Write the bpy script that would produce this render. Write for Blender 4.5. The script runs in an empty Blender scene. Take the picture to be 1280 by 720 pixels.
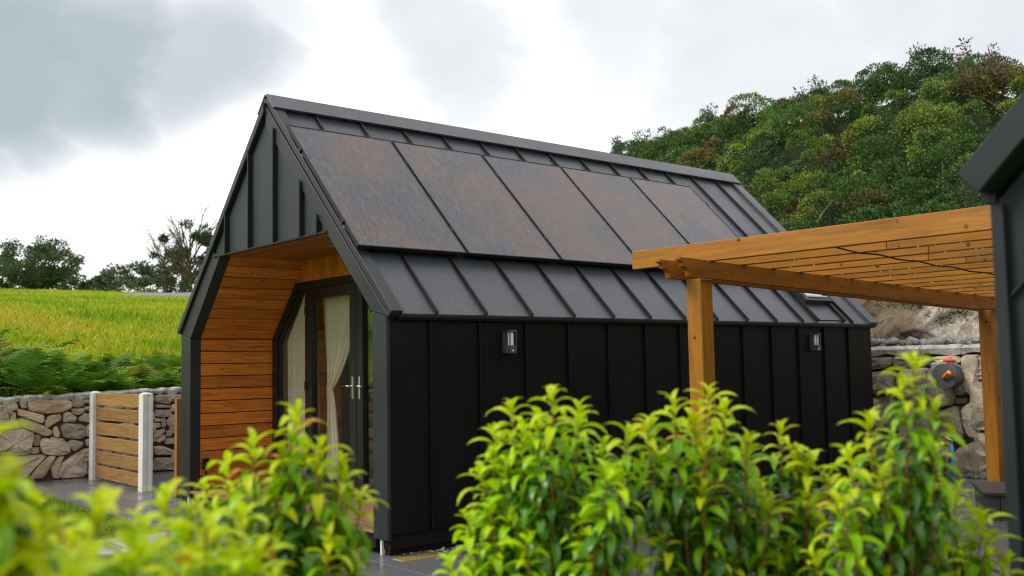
import bpy, bmesh, math, random
import numpy as np
from mathutils import Matrix, Vector
random.seed(7); rng = np.random.default_rng(11)
S = bpy.context.scene
COL = S.collection

# ------------------------------------------------------------------ camera
CO = np.array([-4.36267, -6.71600, 1.48884])
FW = np.array([0.641263, 0.763548, 0.076006])
RT = np.array([0.766511, -0.641987, -0.017720])
UP = np.array([-0.035264, -0.069622, 0.996950])
FPX = 1256.53
cd = bpy.data.cameras.new('camera'); cam = bpy.data.objects.new('camera', cd); COL.objects.link(cam)
cam.matrix_world = Matrix(((RT[0], UP[0], -FW[0], CO[0]), (RT[1], UP[1], -FW[1], CO[1]), (RT[2], UP[2], -FW[2], CO[2]), (0, 0, 0, 1)))
cd.sensor_width = 36; cd.lens = FPX / 1280 * 36; cd.clip_start = .05; cd.clip_end = 3000
cd.dof.use_dof = True; cd.dof.focus_distance = 9.0; cd.dof.aperture_fstop = 2.5
S.camera = cam
S.render.resolution_x = 1024; S.render.resolution_y = 576

# ------------------------------------------------------------------ world, sun, exposure
SUN_EL, SUN_AZ = math.radians(42), math.radians(150)      # azimuth in the house frame, measured from +X towards +Y
world = bpy.data.worlds.new('World'); S.world = world; world.use_nodes = True
nt = world.node_tree; nt.nodes.clear()
N, Lk = nt.nodes.new, nt.links.new
out = N('ShaderNodeOutputWorld'); bg = N('ShaderNodeBackground'); bg.inputs['Strength'].default_value = .1
sky = N('ShaderNodeTexSky'); sky.sky_type = 'NISHITA'; sky.sun_disc = False
sky.sun_elevation = SUN_EL; sky.sun_rotation = math.pi / 2 - SUN_AZ
tc = N('ShaderNodeTexCoord')
def wmath(op, a, b=None, c=None):
    n = N('ShaderNodeMath'); n.operation = op
    for i, v in enumerate((a, b, c)):
        if v is None: continue
        if isinstance(v, (int, float)): n.inputs[i].default_value = v
        else: Lk(v, n.inputs[i])
    return n.outputs[0]
def wnoise(vec, scale, detail, rough, off=(0, 0, 0), sc=(1, 1, 1)):
    m = N('ShaderNodeMapping'); m.inputs['Location'].default_value = off; m.inputs['Scale'].default_value = sc; Lk(vec, m.inputs[0])
    n = N('ShaderNodeTexNoise'); n.inputs['Scale'].default_value = scale; n.inputs['Detail'].default_value = detail
    n.inputs['Roughness'].default_value = rough; Lk(m.outputs[0], n.inputs[0]); return n
# cloud decks: directions bent by noise, then soft banks of grey cloud over a bright white layer
wn = wnoise(tc.outputs['Generated'], 3.2, 5, .55, (3.1, 1.7, .4), (1, 1, 1.7))
vs = N('ShaderNodeVectorMath'); vs.operation = 'SUBTRACT'; Lk(wn.outputs['Color'], vs.inputs[0]); vs.inputs[1].default_value = (.5, .5, .5)
vm = N('ShaderNodeVectorMath'); vm.operation = 'MULTIPLY_ADD'; Lk(vs.outputs[0], vm.inputs[0]); vm.inputs[1].default_value = (.26, .26, .16); Lk(tc.outputs['Generated'], vm.inputs[2])
vn = N('ShaderNodeVectorMath'); vn.operation = 'NORMALIZE'; Lk(vm.outputs[0], vn.inputs[0])
def pdir(x, y):
    d = FW + RT * (x - 640) / FPX - UP * (y - 360) / FPX
    return d / np.linalg.norm(d)
mask = None
for (x, y, inner, outer, amt) in [(-120, 50, 2.5, 8, 1.0), (20, 60, 2.5, 7, 1.0), (130, 85, 2, 6, .95), (240, 80, 1, 6, .8), (300, -60, 1, 7, .5), (-420, 40, 4, 13, .9), (560, 35, 0, 6, .54), (790, 10, 0, 6, .44), (960, 60, 0, 9, .5), (1200, 30, 0, 10, .54), (640, -330, 2, 13, .5)]:
    d = pdir(x, y)
    dt = N('ShaderNodeVectorMath'); dt.operation = 'DOT_PRODUCT'; Lk(vn.outputs[0], dt.inputs[0]); dt.inputs[1].default_value = tuple(d)
    mr = N('ShaderNodeMapRange'); mr.interpolation_type = 'SMOOTHSTEP'; Lk(dt.outputs['Value'], mr.inputs[0])
    mr.inputs[1].default_value = math.cos(math.radians(outer)); mr.inputs[2].default_value = math.cos(math.radians(inner)); mr.inputs[3].default_value = 0; mr.inputs[4].default_value = amt
    mask = mr.outputs[0] if mask is None else wmath('MAXIMUM', mask, mr.outputs[0])
far = wnoise(tc.outputs['Generated'], 2.3, 6, .55, (9.2, 4.4, 2.7), (1, 1, 1.6))
fr = N('ShaderNodeMapRange'); fr.interpolation_type = 'SMOOTHSTEP'; Lk(far.outputs['Fac'], fr.inputs[0])
fr.inputs[1].default_value = .5; fr.inputs[2].default_value = .72; fr.inputs[3].default_value = 0; fr.inputs[4].default_value = .55
mask = wmath('MAXIMUM', mask, wmath('MULTIPLY', fr.outputs[0], .3))
fine = wnoise(tc.outputs['Generated'], 9, 6, .6, (.3, 5, 1), (1, 1, 1.8))
mask = wmath('ADD', mask, wmath('MULTIPLY', wmath('SUBTRACT', fine.outputs['Fac'], .5), .30))
cm = N('ShaderNodeMix'); cm.data_type = 'RGBA'; Lk(mask, cm.inputs['Factor'])
cm.inputs['A'].default_value = (6.7, 6.65, 6.65, 1); cm.inputs['B'].default_value = (2.4, 2.75, 2.95, 1)
sm = N('ShaderNodeMix'); sm.data_type = 'RGBA'; sm.inputs['Factor'].default_value = .94
Lk(sky.outputs[0], sm.inputs['A']); Lk(cm.outputs['Result'], sm.inputs['B'])
Lk(sm.outputs['Result'], bg.inputs['Color']); Lk(bg.outputs[0], out.inputs[0])
sl = bpy.data.lights.new('sun', 'SUN'); sl.energy = 1.5; sl.angle = math.radians(25); sl.color = (1, .95, .88)
sun = bpy.data.objects.new('sun', sl); COL.objects.link(sun)
sd = Vector((math.cos(SUN_EL) * math.cos(SUN_AZ), math.cos(SUN_EL) * math.sin(SUN_AZ), math.sin(SUN_EL)))
sun.rotation_euler = sd.to_track_quat('Z', 'Y').to_euler(); sun.location = sd * 30
S.view_settings.view_transform = 'Standard'; S.view_settings.look = 'None'; S.view_settings.exposure = .95; S.view_settings.gamma = 1
S.render.engine = 'CYCLES'; S.cycles.filter_width = 1.15

# ------------------------------------------------------------------ helpers
WM = {}
def link(o, parent=None, world=None):
    COL.objects.link(o); world = world if world is not None else Matrix()
    o.matrix_basis = world
    if parent is not None:
        o.parent = parent; o.matrix_parent_inverse = WM[parent].inverted()
    WM[o] = world.copy(); return o
def tag(o, label=None, cat=None, group=None, kind=None):
    if label: o['label'] = label
    if cat: o['category'] = cat
    if group: o['group'] = group
    if kind: o['kind'] = kind
    return o
def empty(name, loc, label, cat, group=None):
    o = bpy.data.objects.new(name, None); o.empty_display_size = .2
    link(o, None, Matrix.Translation(loc)); return tag(o, label, cat, group)
def ob(name, me, mat=None, parent=None, world=None, smooth=False):
    if mat is not None and not me.materials: me.materials.append(mat)
    if smooth: me.polygons.foreach_set('use_smooth', [True] * len(me.polygons))
    return link(bpy.data.objects.new(name, me), parent, world)
def fastmesh(name, V, F, attr=None, smooth=False):
    V = np.asarray(V, np.float32).reshape(-1, 3); F = np.asarray(F, np.int32); k = F.shape[1]
    me = bpy.data.meshes.new(name); me.vertices.add(len(V)); me.vertices.foreach_set('co', V.ravel())
    me.loops.add(F.size); me.loops.foreach_set('vertex_index', F.ravel())
    me.polygons.add(len(F)); me.polygons.foreach_set('loop_start', np.arange(0, F.size, k, dtype=np.int32))
    try: me.polygons.foreach_set('loop_total', np.full(len(F), k, np.int32))
    except Exception: pass
    if smooth: me.polygons.foreach_set('use_smooth', np.ones(len(F), bool))
    me.update(calc_edges=True)
    if attr is not None:
        a = me.color_attributes.new('tint', 'FLOAT_COLOR', 'POINT')
        c = np.ones((len(V), 4), np.float32); c[:, :3] = attr; a.data.foreach_set('color', c.ravel())
    return me
class MB:
    """collects vertices and faces of one mesh"""
    def __init__(s): s.v = []; s.f = []
    def add(s, v, f):
        b = len(s.v); s.v += [tuple(map(float, p)) for p in v]; s.f += [tuple(i + b for i in q) for q in f]; return s
    def box(s, a, b):
        x0, y0, z0 = a; x1, y1, z1 = b
        return s.add([(x0, y0, z0), (x1, y0, z0), (x1, y1, z0), (x0, y1, z0), (x0, y0, z1), (x1, y0, z1), (x1, y1, z1), (x0, y1, z1)],
                     [(0, 3, 2, 1), (4, 5, 6, 7), (0, 1, 5, 4), (1, 2, 6, 5), (2, 3, 7, 6), (3, 0, 4, 7)])
    def prism(s, poly, fn, d0, d1):
        n = len(poly); v = [fn(p[0], p[1], d0) for p in poly] + [fn(p[0], p[1], d1) for p in poly]
        return s.add(v, [tuple(range(n))[::-1], tuple(range(n, 2 * n))] + [(i, (i + 1) % n, n + (i + 1) % n, n + i) for i in range(n)])
    def tube(s, pts, rad, n=8, cap=True):
        pts = [Vector(p) for p in pts]; rad = rad if isinstance(rad, (list, tuple)) else [rad] * len(pts); V = []; F = []
        up = Vector((.13, .21, .97))
        for i, p in enumerate(pts):
            t = (pts[min(i + 1, len(pts) - 1)] - pts[max(i - 1, 0)]).normalized()
            if abs(t.dot(up)) > .95: up = Vector((.97, .1, .2))
            a = t.cross(up).normalized(); b = t.cross(a); up = -b if (-b).dot(up) > 0 else b
            up = Vector((.13, .21, .97))
            for k in range(n):
                w = 2 * math.pi * k / n; V.append(p + (a * math.cos(w) + b * math.sin(w)) * rad[i])
        for i in range(len(pts) - 1):
            for k in range(n):
                q = (k + 1) % n; F.append((i * n + k, i * n + q, (i + 1) * n + q, (i + 1) * n + k))
        if cap: F.append(tuple(range(n))[::-1]); F.append(tuple(range((len(pts) - 1) * n, len(pts) * n)))
        return s.add(V, F)
    def mesh(s, name='m', bevel=0, seg=1):
        bm = bmesh.new(); vs = [bm.verts.new(p) for p in s.v]
        for f in s.f:
            try: bm.faces.new([vs[i] for i in f])
            except ValueError: pass
        bmesh.ops.recalc_face_normals(bm, faces=bm.faces)
        if bevel: bmesh.ops.bevel(bm, geom=list(bm.edges), offset=bevel, segments=seg, affect='EDGES', profile=.6, clamp_overlap=True)
        me = bpy.data.meshes.new(name); bm.to_mesh(me); bm.free(); return me
    def build(s, name, mat, parent=None, bevel=0, seg=1, smooth=False, world=None):
        return ob(name, s.mesh(name, bevel, seg), mat, parent, world, smooth)
CACHE = {}
def piece(name, size, mat, parent, world, bevel=.003):
    """bevelled block with shared mesh data, local X along its grain"""
    key = (tuple(round(q, 4) for q in size), mat.name, bevel)
    if key not in CACHE:
        h = [q / 2 for q in size]; CACHE[key] = MB().box([-q for q in h], h).mesh(name, bevel); CACHE[key].materials.append(mat)
    return link(bpy.data.objects.new(name, CACHE[key]), parent, world)
def bar(name, p0, p1, w, t, mat, parent, up=(0, 0, 1), bevel=.003):
    """block from p0 to p1, thickness t along up, width w across"""
    p0, p1 = Vector(p0), Vector(p1); d = p1 - p0; x = d.normalized(); y = Vector(up).cross(x).normalized(); z = x.cross(y)
    M = Matrix((x, y, z)).transposed().to_4x4(); M.translation = (p0 + p1) / 2
    return piece(name, (d.length, w, t), mat, parent, M, bevel)
def yz(x0):                      # polygons given as (y, z), extruded along X
    return lambda a, b, d: (x0 + d, a, b)
def xz(y0): return lambda a, b, d: (a, y0 + d, b)
def clip(poly, a, b, c):         # keep a*u + b*v <= c
    o = []
    for i in range(len(poly)):
        p, q = poly[i], poly[(i + 1) % len(poly)]; dp = a * p[0] + b * p[1] - c; dq = a * q[0] + b * q[1] - c
        if dp <= 0: o.append(p)
        if (dp < 0 < dq) or (dq < 0 < dp):
            t = dp / (dp - dq); o.append((p[0] + t * (q[0] - p[0]), p[1] + t * (q[1] - p[1])))
    return o
def strip(poly, axis, lo, hi):
    if axis == 0: return clip(clip(poly, 1, 0, hi), -1, 0, -lo)
    return clip(clip(poly, 0, 1, hi), 0, -1, -lo)
def ray(x, y): return FW + RT * (x - 640) / FPX - UP * (y - 360) / FPX
def at_depth(x, y, d): return Vector(CO + ray(x, y) * d)
def on_plane(x, y, p, n):
    d = ray(x, y); p = np.array(p); n = np.array(n, float); return Vector(CO + d * (((p - CO) @ n) / (d @ n)))

# ------------------------------------------------------------------ materials
def newmat(name):
    m = bpy.data.materials.new(name); m.use_nodes = True; t = m.node_tree
    b = t.nodes['Principled BSDF']; return m, t, b
def nd(t, typ, **kw):
    n = t.nodes.new(typ)
    for k, v in kw.items():
        if hasattr(n, k): setattr(n, k, v)
        else: n.inputs[k].default_value = v
    return n
def coords(t, rand=True, scale=(1, 1, 1), use='Object'):
    c = nd(t, 'ShaderNodeTexCoord'); mp = nd(t, 'ShaderNodeMapping'); mp.inputs['Scale'].default_value = scale
    if rand:
        oi = nd(t, 'ShaderNodeObjectInfo'); mu = nd(t, 'ShaderNodeMath', operation='MULTIPLY'); t.links.new(oi.outputs['Random'], mu.inputs[0]); mu.inputs[1].default_value = 73.0
        cx = nd(t, 'ShaderNodeCombineXYZ'); [t.links.new(mu.outputs[0], cx.inputs[i]) for i in range(3)]
        t.links.new(cx.outputs[0], mp.inputs['Location'])
    t.links.new(c.outputs[use], mp.inputs[0]); return mp.outputs[0]
def noise(t, vec, scale, detail=4, rough=.55, dist=0):
    n = nd(t, 'ShaderNodeTexNoise'); n.inputs['Scale'].default_value = scale; n.inputs['Detail'].default_value = detail
    n.inputs['Roughness'].default_value = rough; n.inputs['Distortion'].default_value = dist; t.links.new(vec, n.inputs['Vector']); return n.outputs['Fac']
def ramp(t, fac, stops):
    r = nd(t, 'ShaderNodeValToRGB'); e = r.color_ramp.elements
    while len(e) < len(stops): e.new(.5)
    for q, (p, c) in zip(e, stops): q.position = p; q.color = (*c, 1) if len(c) == 3 else c
    t.links.new(fac, r.inputs[0]); return r.outputs[0]
def maprange(t, v, a, b, c, d):
    m = nd(t, 'ShaderNodeMapRange'); t.links.new(v, m.inputs[0])
    for i, q in enumerate((a, b, c, d)): m.inputs[i + 1].default_value = q
    return m.outputs[0]
def mixc(t, fac, a, b, mode='MIX'):
    m = nd(t, 'ShaderNodeMix', data_type='RGBA', blend_type=mode)
    for k, v in (('Factor', fac), ('A', a), ('B', b)):
        i = m.inputs[k] if k == 'Factor' else [s for s in m.inputs if s.name == k and s.type == 'RGBA'][0]
        if isinstance(v, (int, float)): i.default_value = v
        elif isinstance(v, tuple): i.default_value = (*v, 1) if len(v) == 3 else v
        else: t.links.new(v, i)
    return [s for s in m.outputs if s.type == 'RGBA'][0]
def bump(t, b, h, strength, dist=.01):
    n = nd(t, 'ShaderNodeBump'); n.inputs['Strength'].default_value = strength; n.inputs['Distance'].default_value = dist
    t.links.new(h, n.inputs['Height']); t.links.new(n.outputs[0], b.inputs['Normal'])
def hue_rand(t, col, amt=.2):
    oi = nd(t, 'ShaderNodeObjectInfo'); v = maprange(t, oi.outputs['Random'], 0, 1, 1 - amt, 1 + amt)
    h = nd(t, 'ShaderNodeHueSaturation'); t.links.new(v, h.inputs['Value']); t.links.new(col, h.inputs['Color']); return h.outputs[0]
def wood(name, dark, mid, light, rough=.55, vary=.2, grain=1.0, knots=.5, wet=0):
    m, t, b = newmat(name)
    v = coords(t, True, (1.1 * grain, 14 * grain, 14 * grain)); n1 = noise(t, v, 2.2, 6, .6, .6)
    v2 = coords(t, True, (.5, 3, 3)); n2 = noise(t, v2, 1.6, 3, .5, 1.2)
    c = ramp(t, n1, [(.28, dark), (.5, mid), (.75, light)])
    n4 = noise(t, coords(t, True, (2.2 * grain, 62 * grain, 62 * grain)), 2, 5, .7)
    c = mixc(t, maprange(t, n2, .35, .7, 0, .30), c, mid); c = mixc(t, maprange(t, n4, .45, .72, 0, .55), c, dark)
    k = nd(t, 'ShaderNodeTexVoronoi'); k.inputs['Scale'].default_value = 7.5; t.links.new(coords(t, True), k.inputs['Vector'])
    kk = maprange(t, k.outputs['Distance'], .07, .16, 1, 0)
    k2 = maprange(t, noise(t, coords(t, True), 1.3, 1), .40, .46, 0, min(1, knots * 1.4))
    km = nd(t, 'ShaderNodeMath', operation='MULTIPLY'); t.links.new(kk, km.inputs[0]); t.links.new(k2, km.inputs[1])
    c = mixc(t, km.outputs[0], c, tuple(q * .35 for q in dark))
    t.links.new(hue_rand(t, c, vary), b.inputs['Base Color']); t.links.new(maprange(t, n1, .2, .8, rough + .1, rough - .12), b.inputs['Roughness'])
    b.inputs['Specular IOR Level'].default_value = .4; bump(t, b, n1, .35, .004); return m
def coated(name, col, rough=.45, speck=.0, spec=.5, grain=.15, vary=0, grit=0):
    m, t, b = newmat(name); v = coords(t)
    n1 = noise(t, v, 1.7, 5, .6); n2 = noise(t, v, 220, 3, .7)
    c = mixc(t, maprange(t, n1, .3, .7, 0, 1), tuple(q * .82 for q in col), tuple(q * 1.2 for q in col))
    if speck:
        vo = nd(t, 'ShaderNodeTexVoronoi'); vo.inputs['Scale'].default_value = 15; t.links.new(v, vo.inputs['Vector'])
        n3 = noise(t, v, 9, 2); a = maprange(t, vo.outputs['Distance'], .02, .10, speck, 0); g = maprange(t, n3, .52, .62, 0, 1)
        mu = nd(t, 'ShaderNodeMath', operation='MULTIPLY'); t.links.new(a, mu.inputs[0]); t.links.new(g, mu.inputs[1])
        c = mixc(t, mu.outputs[0], c, (.16, .16, .155))
    if vary: c = hue_rand(t, c, vary)
    if grit: c = mixc(t, maprange(t, noise(t, v, 85, 3, .8), .42, .64, 0, grit), tuple(q * .55 for q in col), tuple(q * 1.7 for q in col))
    t.links.new(c, b.inputs['Base Color']); t.links.new(maprange(t, n1, .25, .75, rough - .08, rough + .1), b.inputs['Roughness'])
    b.inputs['Specular IOR Level'].default_value = spec; bump(t, b, n2, grain, .0015); return m
def rock(name, cols, scale=3, vary=.25, rough=.8, moss=.0, bstr=.6):
    m, t, b = newmat(name); v = coords(t)
    n1 = noise(t, v, scale, 8, .65, .3); n2 = noise(t, v, scale * 9, 5, .7); n3 = noise(t, v, scale * .6, 4, .6)
    c = ramp(t, n1, [(.3, cols[0]), (.5, cols[1]), (.68, cols[2])])
    c = mixc(t, maprange(t, n2, .35, .65, 0, .6), c, tuple(q * .5 for q in cols[1]))
    if moss: c = mixc(t, maprange(t, n3, .52, .68, 0, moss), c, (.10, .085, .028))
    oi = nd(t, 'ShaderNodeObjectInfo'); warm = maprange(t, oi.outputs['Random'], 0, 1, 0, .55)
    c = mixc(t, warm, c, (.36, .22, .135), 'MIX') if vary > .3 else c
    t.links.new(hue_rand(t, c, vary), b.inputs['Base Color']); b.inputs['Roughness'].default_value = rough
    ad = nd(t, 'ShaderNodeMath', operation='MULTIPLY_ADD'); t.links.new(n1, ad.inputs[0]); ad.inputs[1].default_value = 2.5; t.links.new(n2, ad.inputs[2])
    bump(t, b, ad.outputs[0], bstr, .02); return m
def simple(name, col, rough=.5, metal=0, spec=.5, nscale=8, var=.12):
    m, t, b = newmat(name); v = coords(t); n1 = noise(t, v, nscale, 4)
    c = mixc(t, n1, tuple(q * (1 - var) for q in col), tuple(min(1, q * (1 + var)) for q in col))
    t.links.new(c, b.inputs['Base Color']); b.inputs['Roughness'].default_value = rough; b.inputs['Metallic'].default_value = metal; b.inputs['Specular IOR Level'].default_value = spec
    bump(t, b, noise(t, v, nscale * 12, 3), .1, .002); return m
def foliage(name, col, col2, rough=.5, trans=.35, spec=.5, attr=False, vary=.25, sat=1.0):
    m, t, b = newmat(name)
    if attr:
        a = nd(t, 'ShaderNodeAttribute', attribute_name='tint'); c = a.outputs['Color']
    else:
        oi = nd(t, 'ShaderNodeObjectInfo'); c = hue_rand(t, mixc(t, oi.outputs['Random'], col, col2), vary)
    v = coords(t, False); c = mixc(t, maprange(t, noise(t, v, 30, 3), .3, .7, 0, .35), c, tuple(q * .6 for q in col))
    t.links.new(c, b.inputs['Base Color']); b.inputs['Roughness'].default_value = rough; b.inputs['Specular IOR Level'].default_value = spec
    tr = nd(t, 'ShaderNodeBsdfTranslucent'); t.links.new(c, tr.inputs['Color']); mx = nd(t, 'ShaderNodeMixShader'); mx.inputs[0].default_value = trans
    o = t.nodes['Material Output']; t.links.new(b.outputs[0], mx.inputs[1]); t.links.new(tr.outputs[0], mx.inputs[2]); t.links.new(mx.outputs[0], o.inputs['Surface']); return m
def glass_mat(name, tint=(.9, .93, .93), boost=1.0, rough=.0):
    m, t, b = newmat(name); t.nodes.remove(b); o = t.nodes['Material Output']
    tr = nd(t, 'ShaderNodeBsdfTransparent'); tr.inputs[0].default_value = (*tint, 1); g = nd(t, 'ShaderNodeBsdfGlossy'); g.inputs['Roughness'].default_value = rough
    fr = nd(t, 'ShaderNodeLayerWeight'); fr.inputs[0].default_value = .5; pw = nd(t, 'ShaderNodeMath', operation='POWER'); t.links.new(fr.outputs['Facing'], pw.inputs[0]); pw.inputs[1].default_value = 4
    mu = nd(t, 'ShaderNodeMath', operation='MULTIPLY_ADD', use_clamp=True); t.links.new(pw.outputs[0], mu.inputs[0]); mu.inputs[1].default_value = .9; mu.inputs[2].default_value = .10 * boost
    mx = nd(t, 'ShaderNodeMixShader'); t.links.new(mu.outputs[0], mx.inputs[0]); t.links.new(tr.outputs[0], mx.inputs[1]); t.links.new(g.outputs[0], mx.inputs[2]); t.links.new(mx.outputs[0], o.inputs['Surface']); return m

M = {}
M['clad'] = coated('cladding_shaded', (.0042, .0050, .0058), .48, .6, .16, .12)  # side sheets: the shade on this side is put into a darker base
M['gable'] = coated('cladding_lit', (.022, .029, .033), .5, .4, .35, .2)  # same cladding on the gable, its stronger light put into a lighter base
M['trim'] = coated('trim_metal', (.014, .0175, .0205), .45, .3, .45, .12)
M['roof'] = coated('wet_roof_metal', (.047, .054, .065), .36, .35, .6, .5, grit=.8)
M['seam'] = coated('seam_metal', (.008, .008, .009), .5, 0, .3, .1)
M['black'] = simple('black_plinth', (.006, .006, .006), .7, 0, .2)
M['frame'] = coated('door_frame_black', (.009, .0095, .010), .4, 0, .4, .05)
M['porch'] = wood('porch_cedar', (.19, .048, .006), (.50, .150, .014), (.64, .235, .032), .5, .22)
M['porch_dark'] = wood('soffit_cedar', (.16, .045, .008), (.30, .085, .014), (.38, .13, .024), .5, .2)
M['deck'] = wood('deck_boards', (.16, .075, .045), (.28, .14, .085), (.36, .20, .13), .4, .15)
M['perg'] = wood('pergola_timber', (.15, .056, .004), (.30, .118, .007), (.38, .165, .012), .45, .14, .8, .8)
M['fence'] = wood('fence_timber', (.15, .072, .018), (.27, .145, .040), (.35, .205, .066), .65, .18)
M['concrete'] = simple('concrete', (.60, .59, .56), .8, 0, .3, 5, .25)
M['coping'] = rock('coping_concrete', [(.30, .285, .25), (.52, .50, .46), (.68, .66, .62)], 9, .1, .85, 0, .7)
M['stone'] = rock('field_stone', [(.22, .16, .105), (.52, .42, .31), (.72, .64, .53)], 3.2, .34, .8, .55, .8)
M['boulder'] = rock('boulder_stone', [(.20, .15, .10), (.46, .38, .28), (.66, .58, .46)], 3.4, .3, .8, .7, .9)
M['core'] = simple('wall_core', (.075, .062, .050), .9, 0, .2)
M['white'] = simple('white_plastic', (.6, .6, .57), .4)
M['steel'] = simple('brushed_steel', (.6, .6, .58), .25, 1)
M['lampbody'] = simple('lamp_body', (.055, .057, .055), .5)
M['cream'] = simple('room_wall', (.55, .50, .42), .8)
M['floor'] = simple('room_floor', (.22, .15, .09), .6)
M['orange'] = simple('orange_plastic', (.85, .23, .01), .4)
M['red'] = simple('red_plastic', (.65, .05, .02), .4)
M['reel'] = simple('reel_grey', (.085, .09, .095), .5)
M['reel2'] = simple('reel_light_grey', (.26, .28, .29), .45)
M['blue'] = simple('blue_pipe', (.02, .28, .62), .4)
M['yellow'] = simple('yellow_plastic', (.8, .55, .03), .4)
M['darkwood'] = wood('dark_composite', (.018, .017, .017), (.035, .033, .032), (.06, .057, .055), .5, .2)
M['shed'] = coated('shed_cladding', (.010, .0145, .020), .55, .2, .3, .2)
M['bark'] = rock('bark', [(.05, .035, .025), (.10, .075, .055), (.17, .13, .10)], 6, .1, .9, .2)
M['twig'] = simple('dry_twig', (.30, .235, .165), .8)
M['stem'] = simple('laurel_stem', (.22, .085, .035), .55)
M['soil'] = rock('bed_soil', [(.02, .014, .009), (.05, .035, .023), (.09, .065, .045)], 6, .1, .9, 0)
M['glass'] = glass_mat('door_glass'); M['lampglass'] = simple('lamp_diffuser', (.72, .78, .85), .15)
M['gorse'] = foliage('gorse_leaf', (.04, .07, .02), (.05, .08, .02), .55, .2, .35, True)
M['treeleaf'] = foliage('tree_leaf', (.04, .065, .022), (.06, .09, .03), .5, .25, .4, True)
M['fern'] = foliage('fern_frond', (.045, .10, .012), (.06, .12, .02), .6, .35, .15, True)
M['blade'] = foliage('grass_blade', (.25, .30, .02), (.2, .28, .02), .6, .3, .3, True)
M['young'] = foliage('laurel_young', (.64, .70, .003), (.45, .66, .003), .38, .42, .3, vary=.16)
M['mid'] = foliage('laurel_mid', (.18, .42, .004), (.30, .54, .004), .32, .36, .35, vary=.22)
M['old'] = foliage('laurel_old', (.034, .12, .012), (.065, .185, .014), .25, .2, .5, vary=.28)
M['sick'] = foliage('laurel_yellowed', (.62, .34, .01), (.50, .20, .02), .4, .3, .3, vary=.25)
def make_fabric():
    m, t, b = newmat('curtain_cloth'); c = mixc(t, noise(t, coords(t), 14, 3), (.80, .71, .53), (.88, .80, .63))
    t.links.new(c, b.inputs['Base Color']); b.inputs['Roughness'].default_value = .9; b.inputs['Specular IOR Level'].default_value = .1; return m
M['cloth'] = make_fabric()
def make_solar():
    m, t, b = newmat('wet_solar_glass'); 
    n1 = noise(t, coords(t, True, (110, 5.5, 1)), 1.5, 5, .8)           # runs of rain down the slope
    n2 = noise(t, coords(t, True), 95, 4, .85); n3 = noise(t, coords(t, True, (1.2, .8, 1)), 1.3, 4)
    film = ramp(t, n3, [(.40, (.046, .044, .072)), (.5, (.068, .056, .058)), (.60, (.105, .066, .054))])
    gr = mixc(t, maprange(t, n2, .40, .64, 0, .75), film, (.022, .020, .023))
    c = mixc(t, maprange(t, n1, .52, .68, 0, .62), gr, (.30, .28, .27))
    t.links.new(c, b.inputs['Base Color']); t.links.new(maprange(t, n2, .3, .7, .22, .45), b.inputs['Roughness']); b.inputs['Specular IOR Level'].default_value = .5
    bump(t, b, n2, .35, .002); return m
M['solar'] = make_solar()
def make_tile():
    m, t, b = newmat('wet_porcelain_tile'); v = coords(t)
    n1 = noise(t, v, 2.2, 5, .6); n2 = noise(t, v, 90, 4, .7)
    c = mixc(t, n2, (.075, .077, .082), (.15, .153, .158)); c = mixc(t, maprange(t, n1, .4, .65, 0, .5), c, (.06, .06, .062))
    t.links.new(hue_rand(t, c, .12), b.inputs['Base Color']); t.links.new(maprange(t, n1, .35, .65, .13, .42), b.inputs['Roughness']); bump(t, b, n2, .12, .002); return m
M['tile'] = make_tile()
def make_ground():
    m, t, b = newmat('ground_grass'); v = coords(t, False)
    n1 = noise(t, v, .35, 7, .7, .6); n2 = noise(t, v, 2.2, 6, .7); n3 = noise(t, v, 28, 4, .7)
    c = ramp(t, n1, [(.38, (.13, .30, .008)), (.5, (.34, .45, .010)), (.62, (.56, .50, .04))])
    c = mixc(t, maprange(t, n2, .42, .66, 0, .7), c, (.09, .19, .012)); c = mixc(t, maprange(t, n3, .4, .7, 0, .4), c, (.10, .16, .010))
    geo = nd(t, 'ShaderNodeAttribute', attribute_name='tint'); c = mixc(t, geo.outputs['Fac'], c, (.020, .032, .011))  # bank ground coloured dark so gaps in the gorse read as deep shadow
    t.links.new(c, b.inputs['Base Color']); b.inputs['Roughness'].default_value = .9; b.inputs['Specular IOR Level'].default_value = .15; bump(t, b, n3, .8, .05); return m
M['ground'] = make_ground()
M['lawn'] = simple('lawn_soil', (.10, .16, .015), .9, 0, .1, 20, .3)
M['path'] = rock('pale_path_stone', [(.26, .26, .25), (.40, .40, .385), (.5, .5, .48)], 5, .1, .3, 0, .3)
M['road'] = simple('grey_road', (.17, .17, .185), .7, 0, .3)
def make_rockface():
    m, t, b = newmat('cut_rock'); v = coords(t, False)
    n1 = noise(t, v, 1.1, 8, .68, .5); n2 = noise(t, v, 16, 8, .8, .3); n3 = noise(t, coords(t, False, (1, 1, .35)), 5, 8, .75)
    c = ramp(t, n1, [(.3, (.06, .040, .022)), (.46, (.15, .10, .055)), (.58, (.27, .20, .125)), (.72, (.42, .34, .25))])
    geo = nd(t, 'ShaderNodeAttribute', attribute_name='tint'); pale = ramp(t, n3, [(.3, (.26, .19, .125)), (.45, (.50, .43, .345)), (.6, (.66, .60, .52))])
    c = mixc(t, geo.outputs['Fac'], c, pale); c = mixc(t, maprange(t, n2, .42, .62, 0, .65), c, (.10, .072, .045))
    t.links.new(c, b.inputs['Base Color']); b.inputs['Roughness'].default_value = .85; bump(t, b, n2, .9, .06); return m
M['rockface'] = make_rockface()

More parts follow.
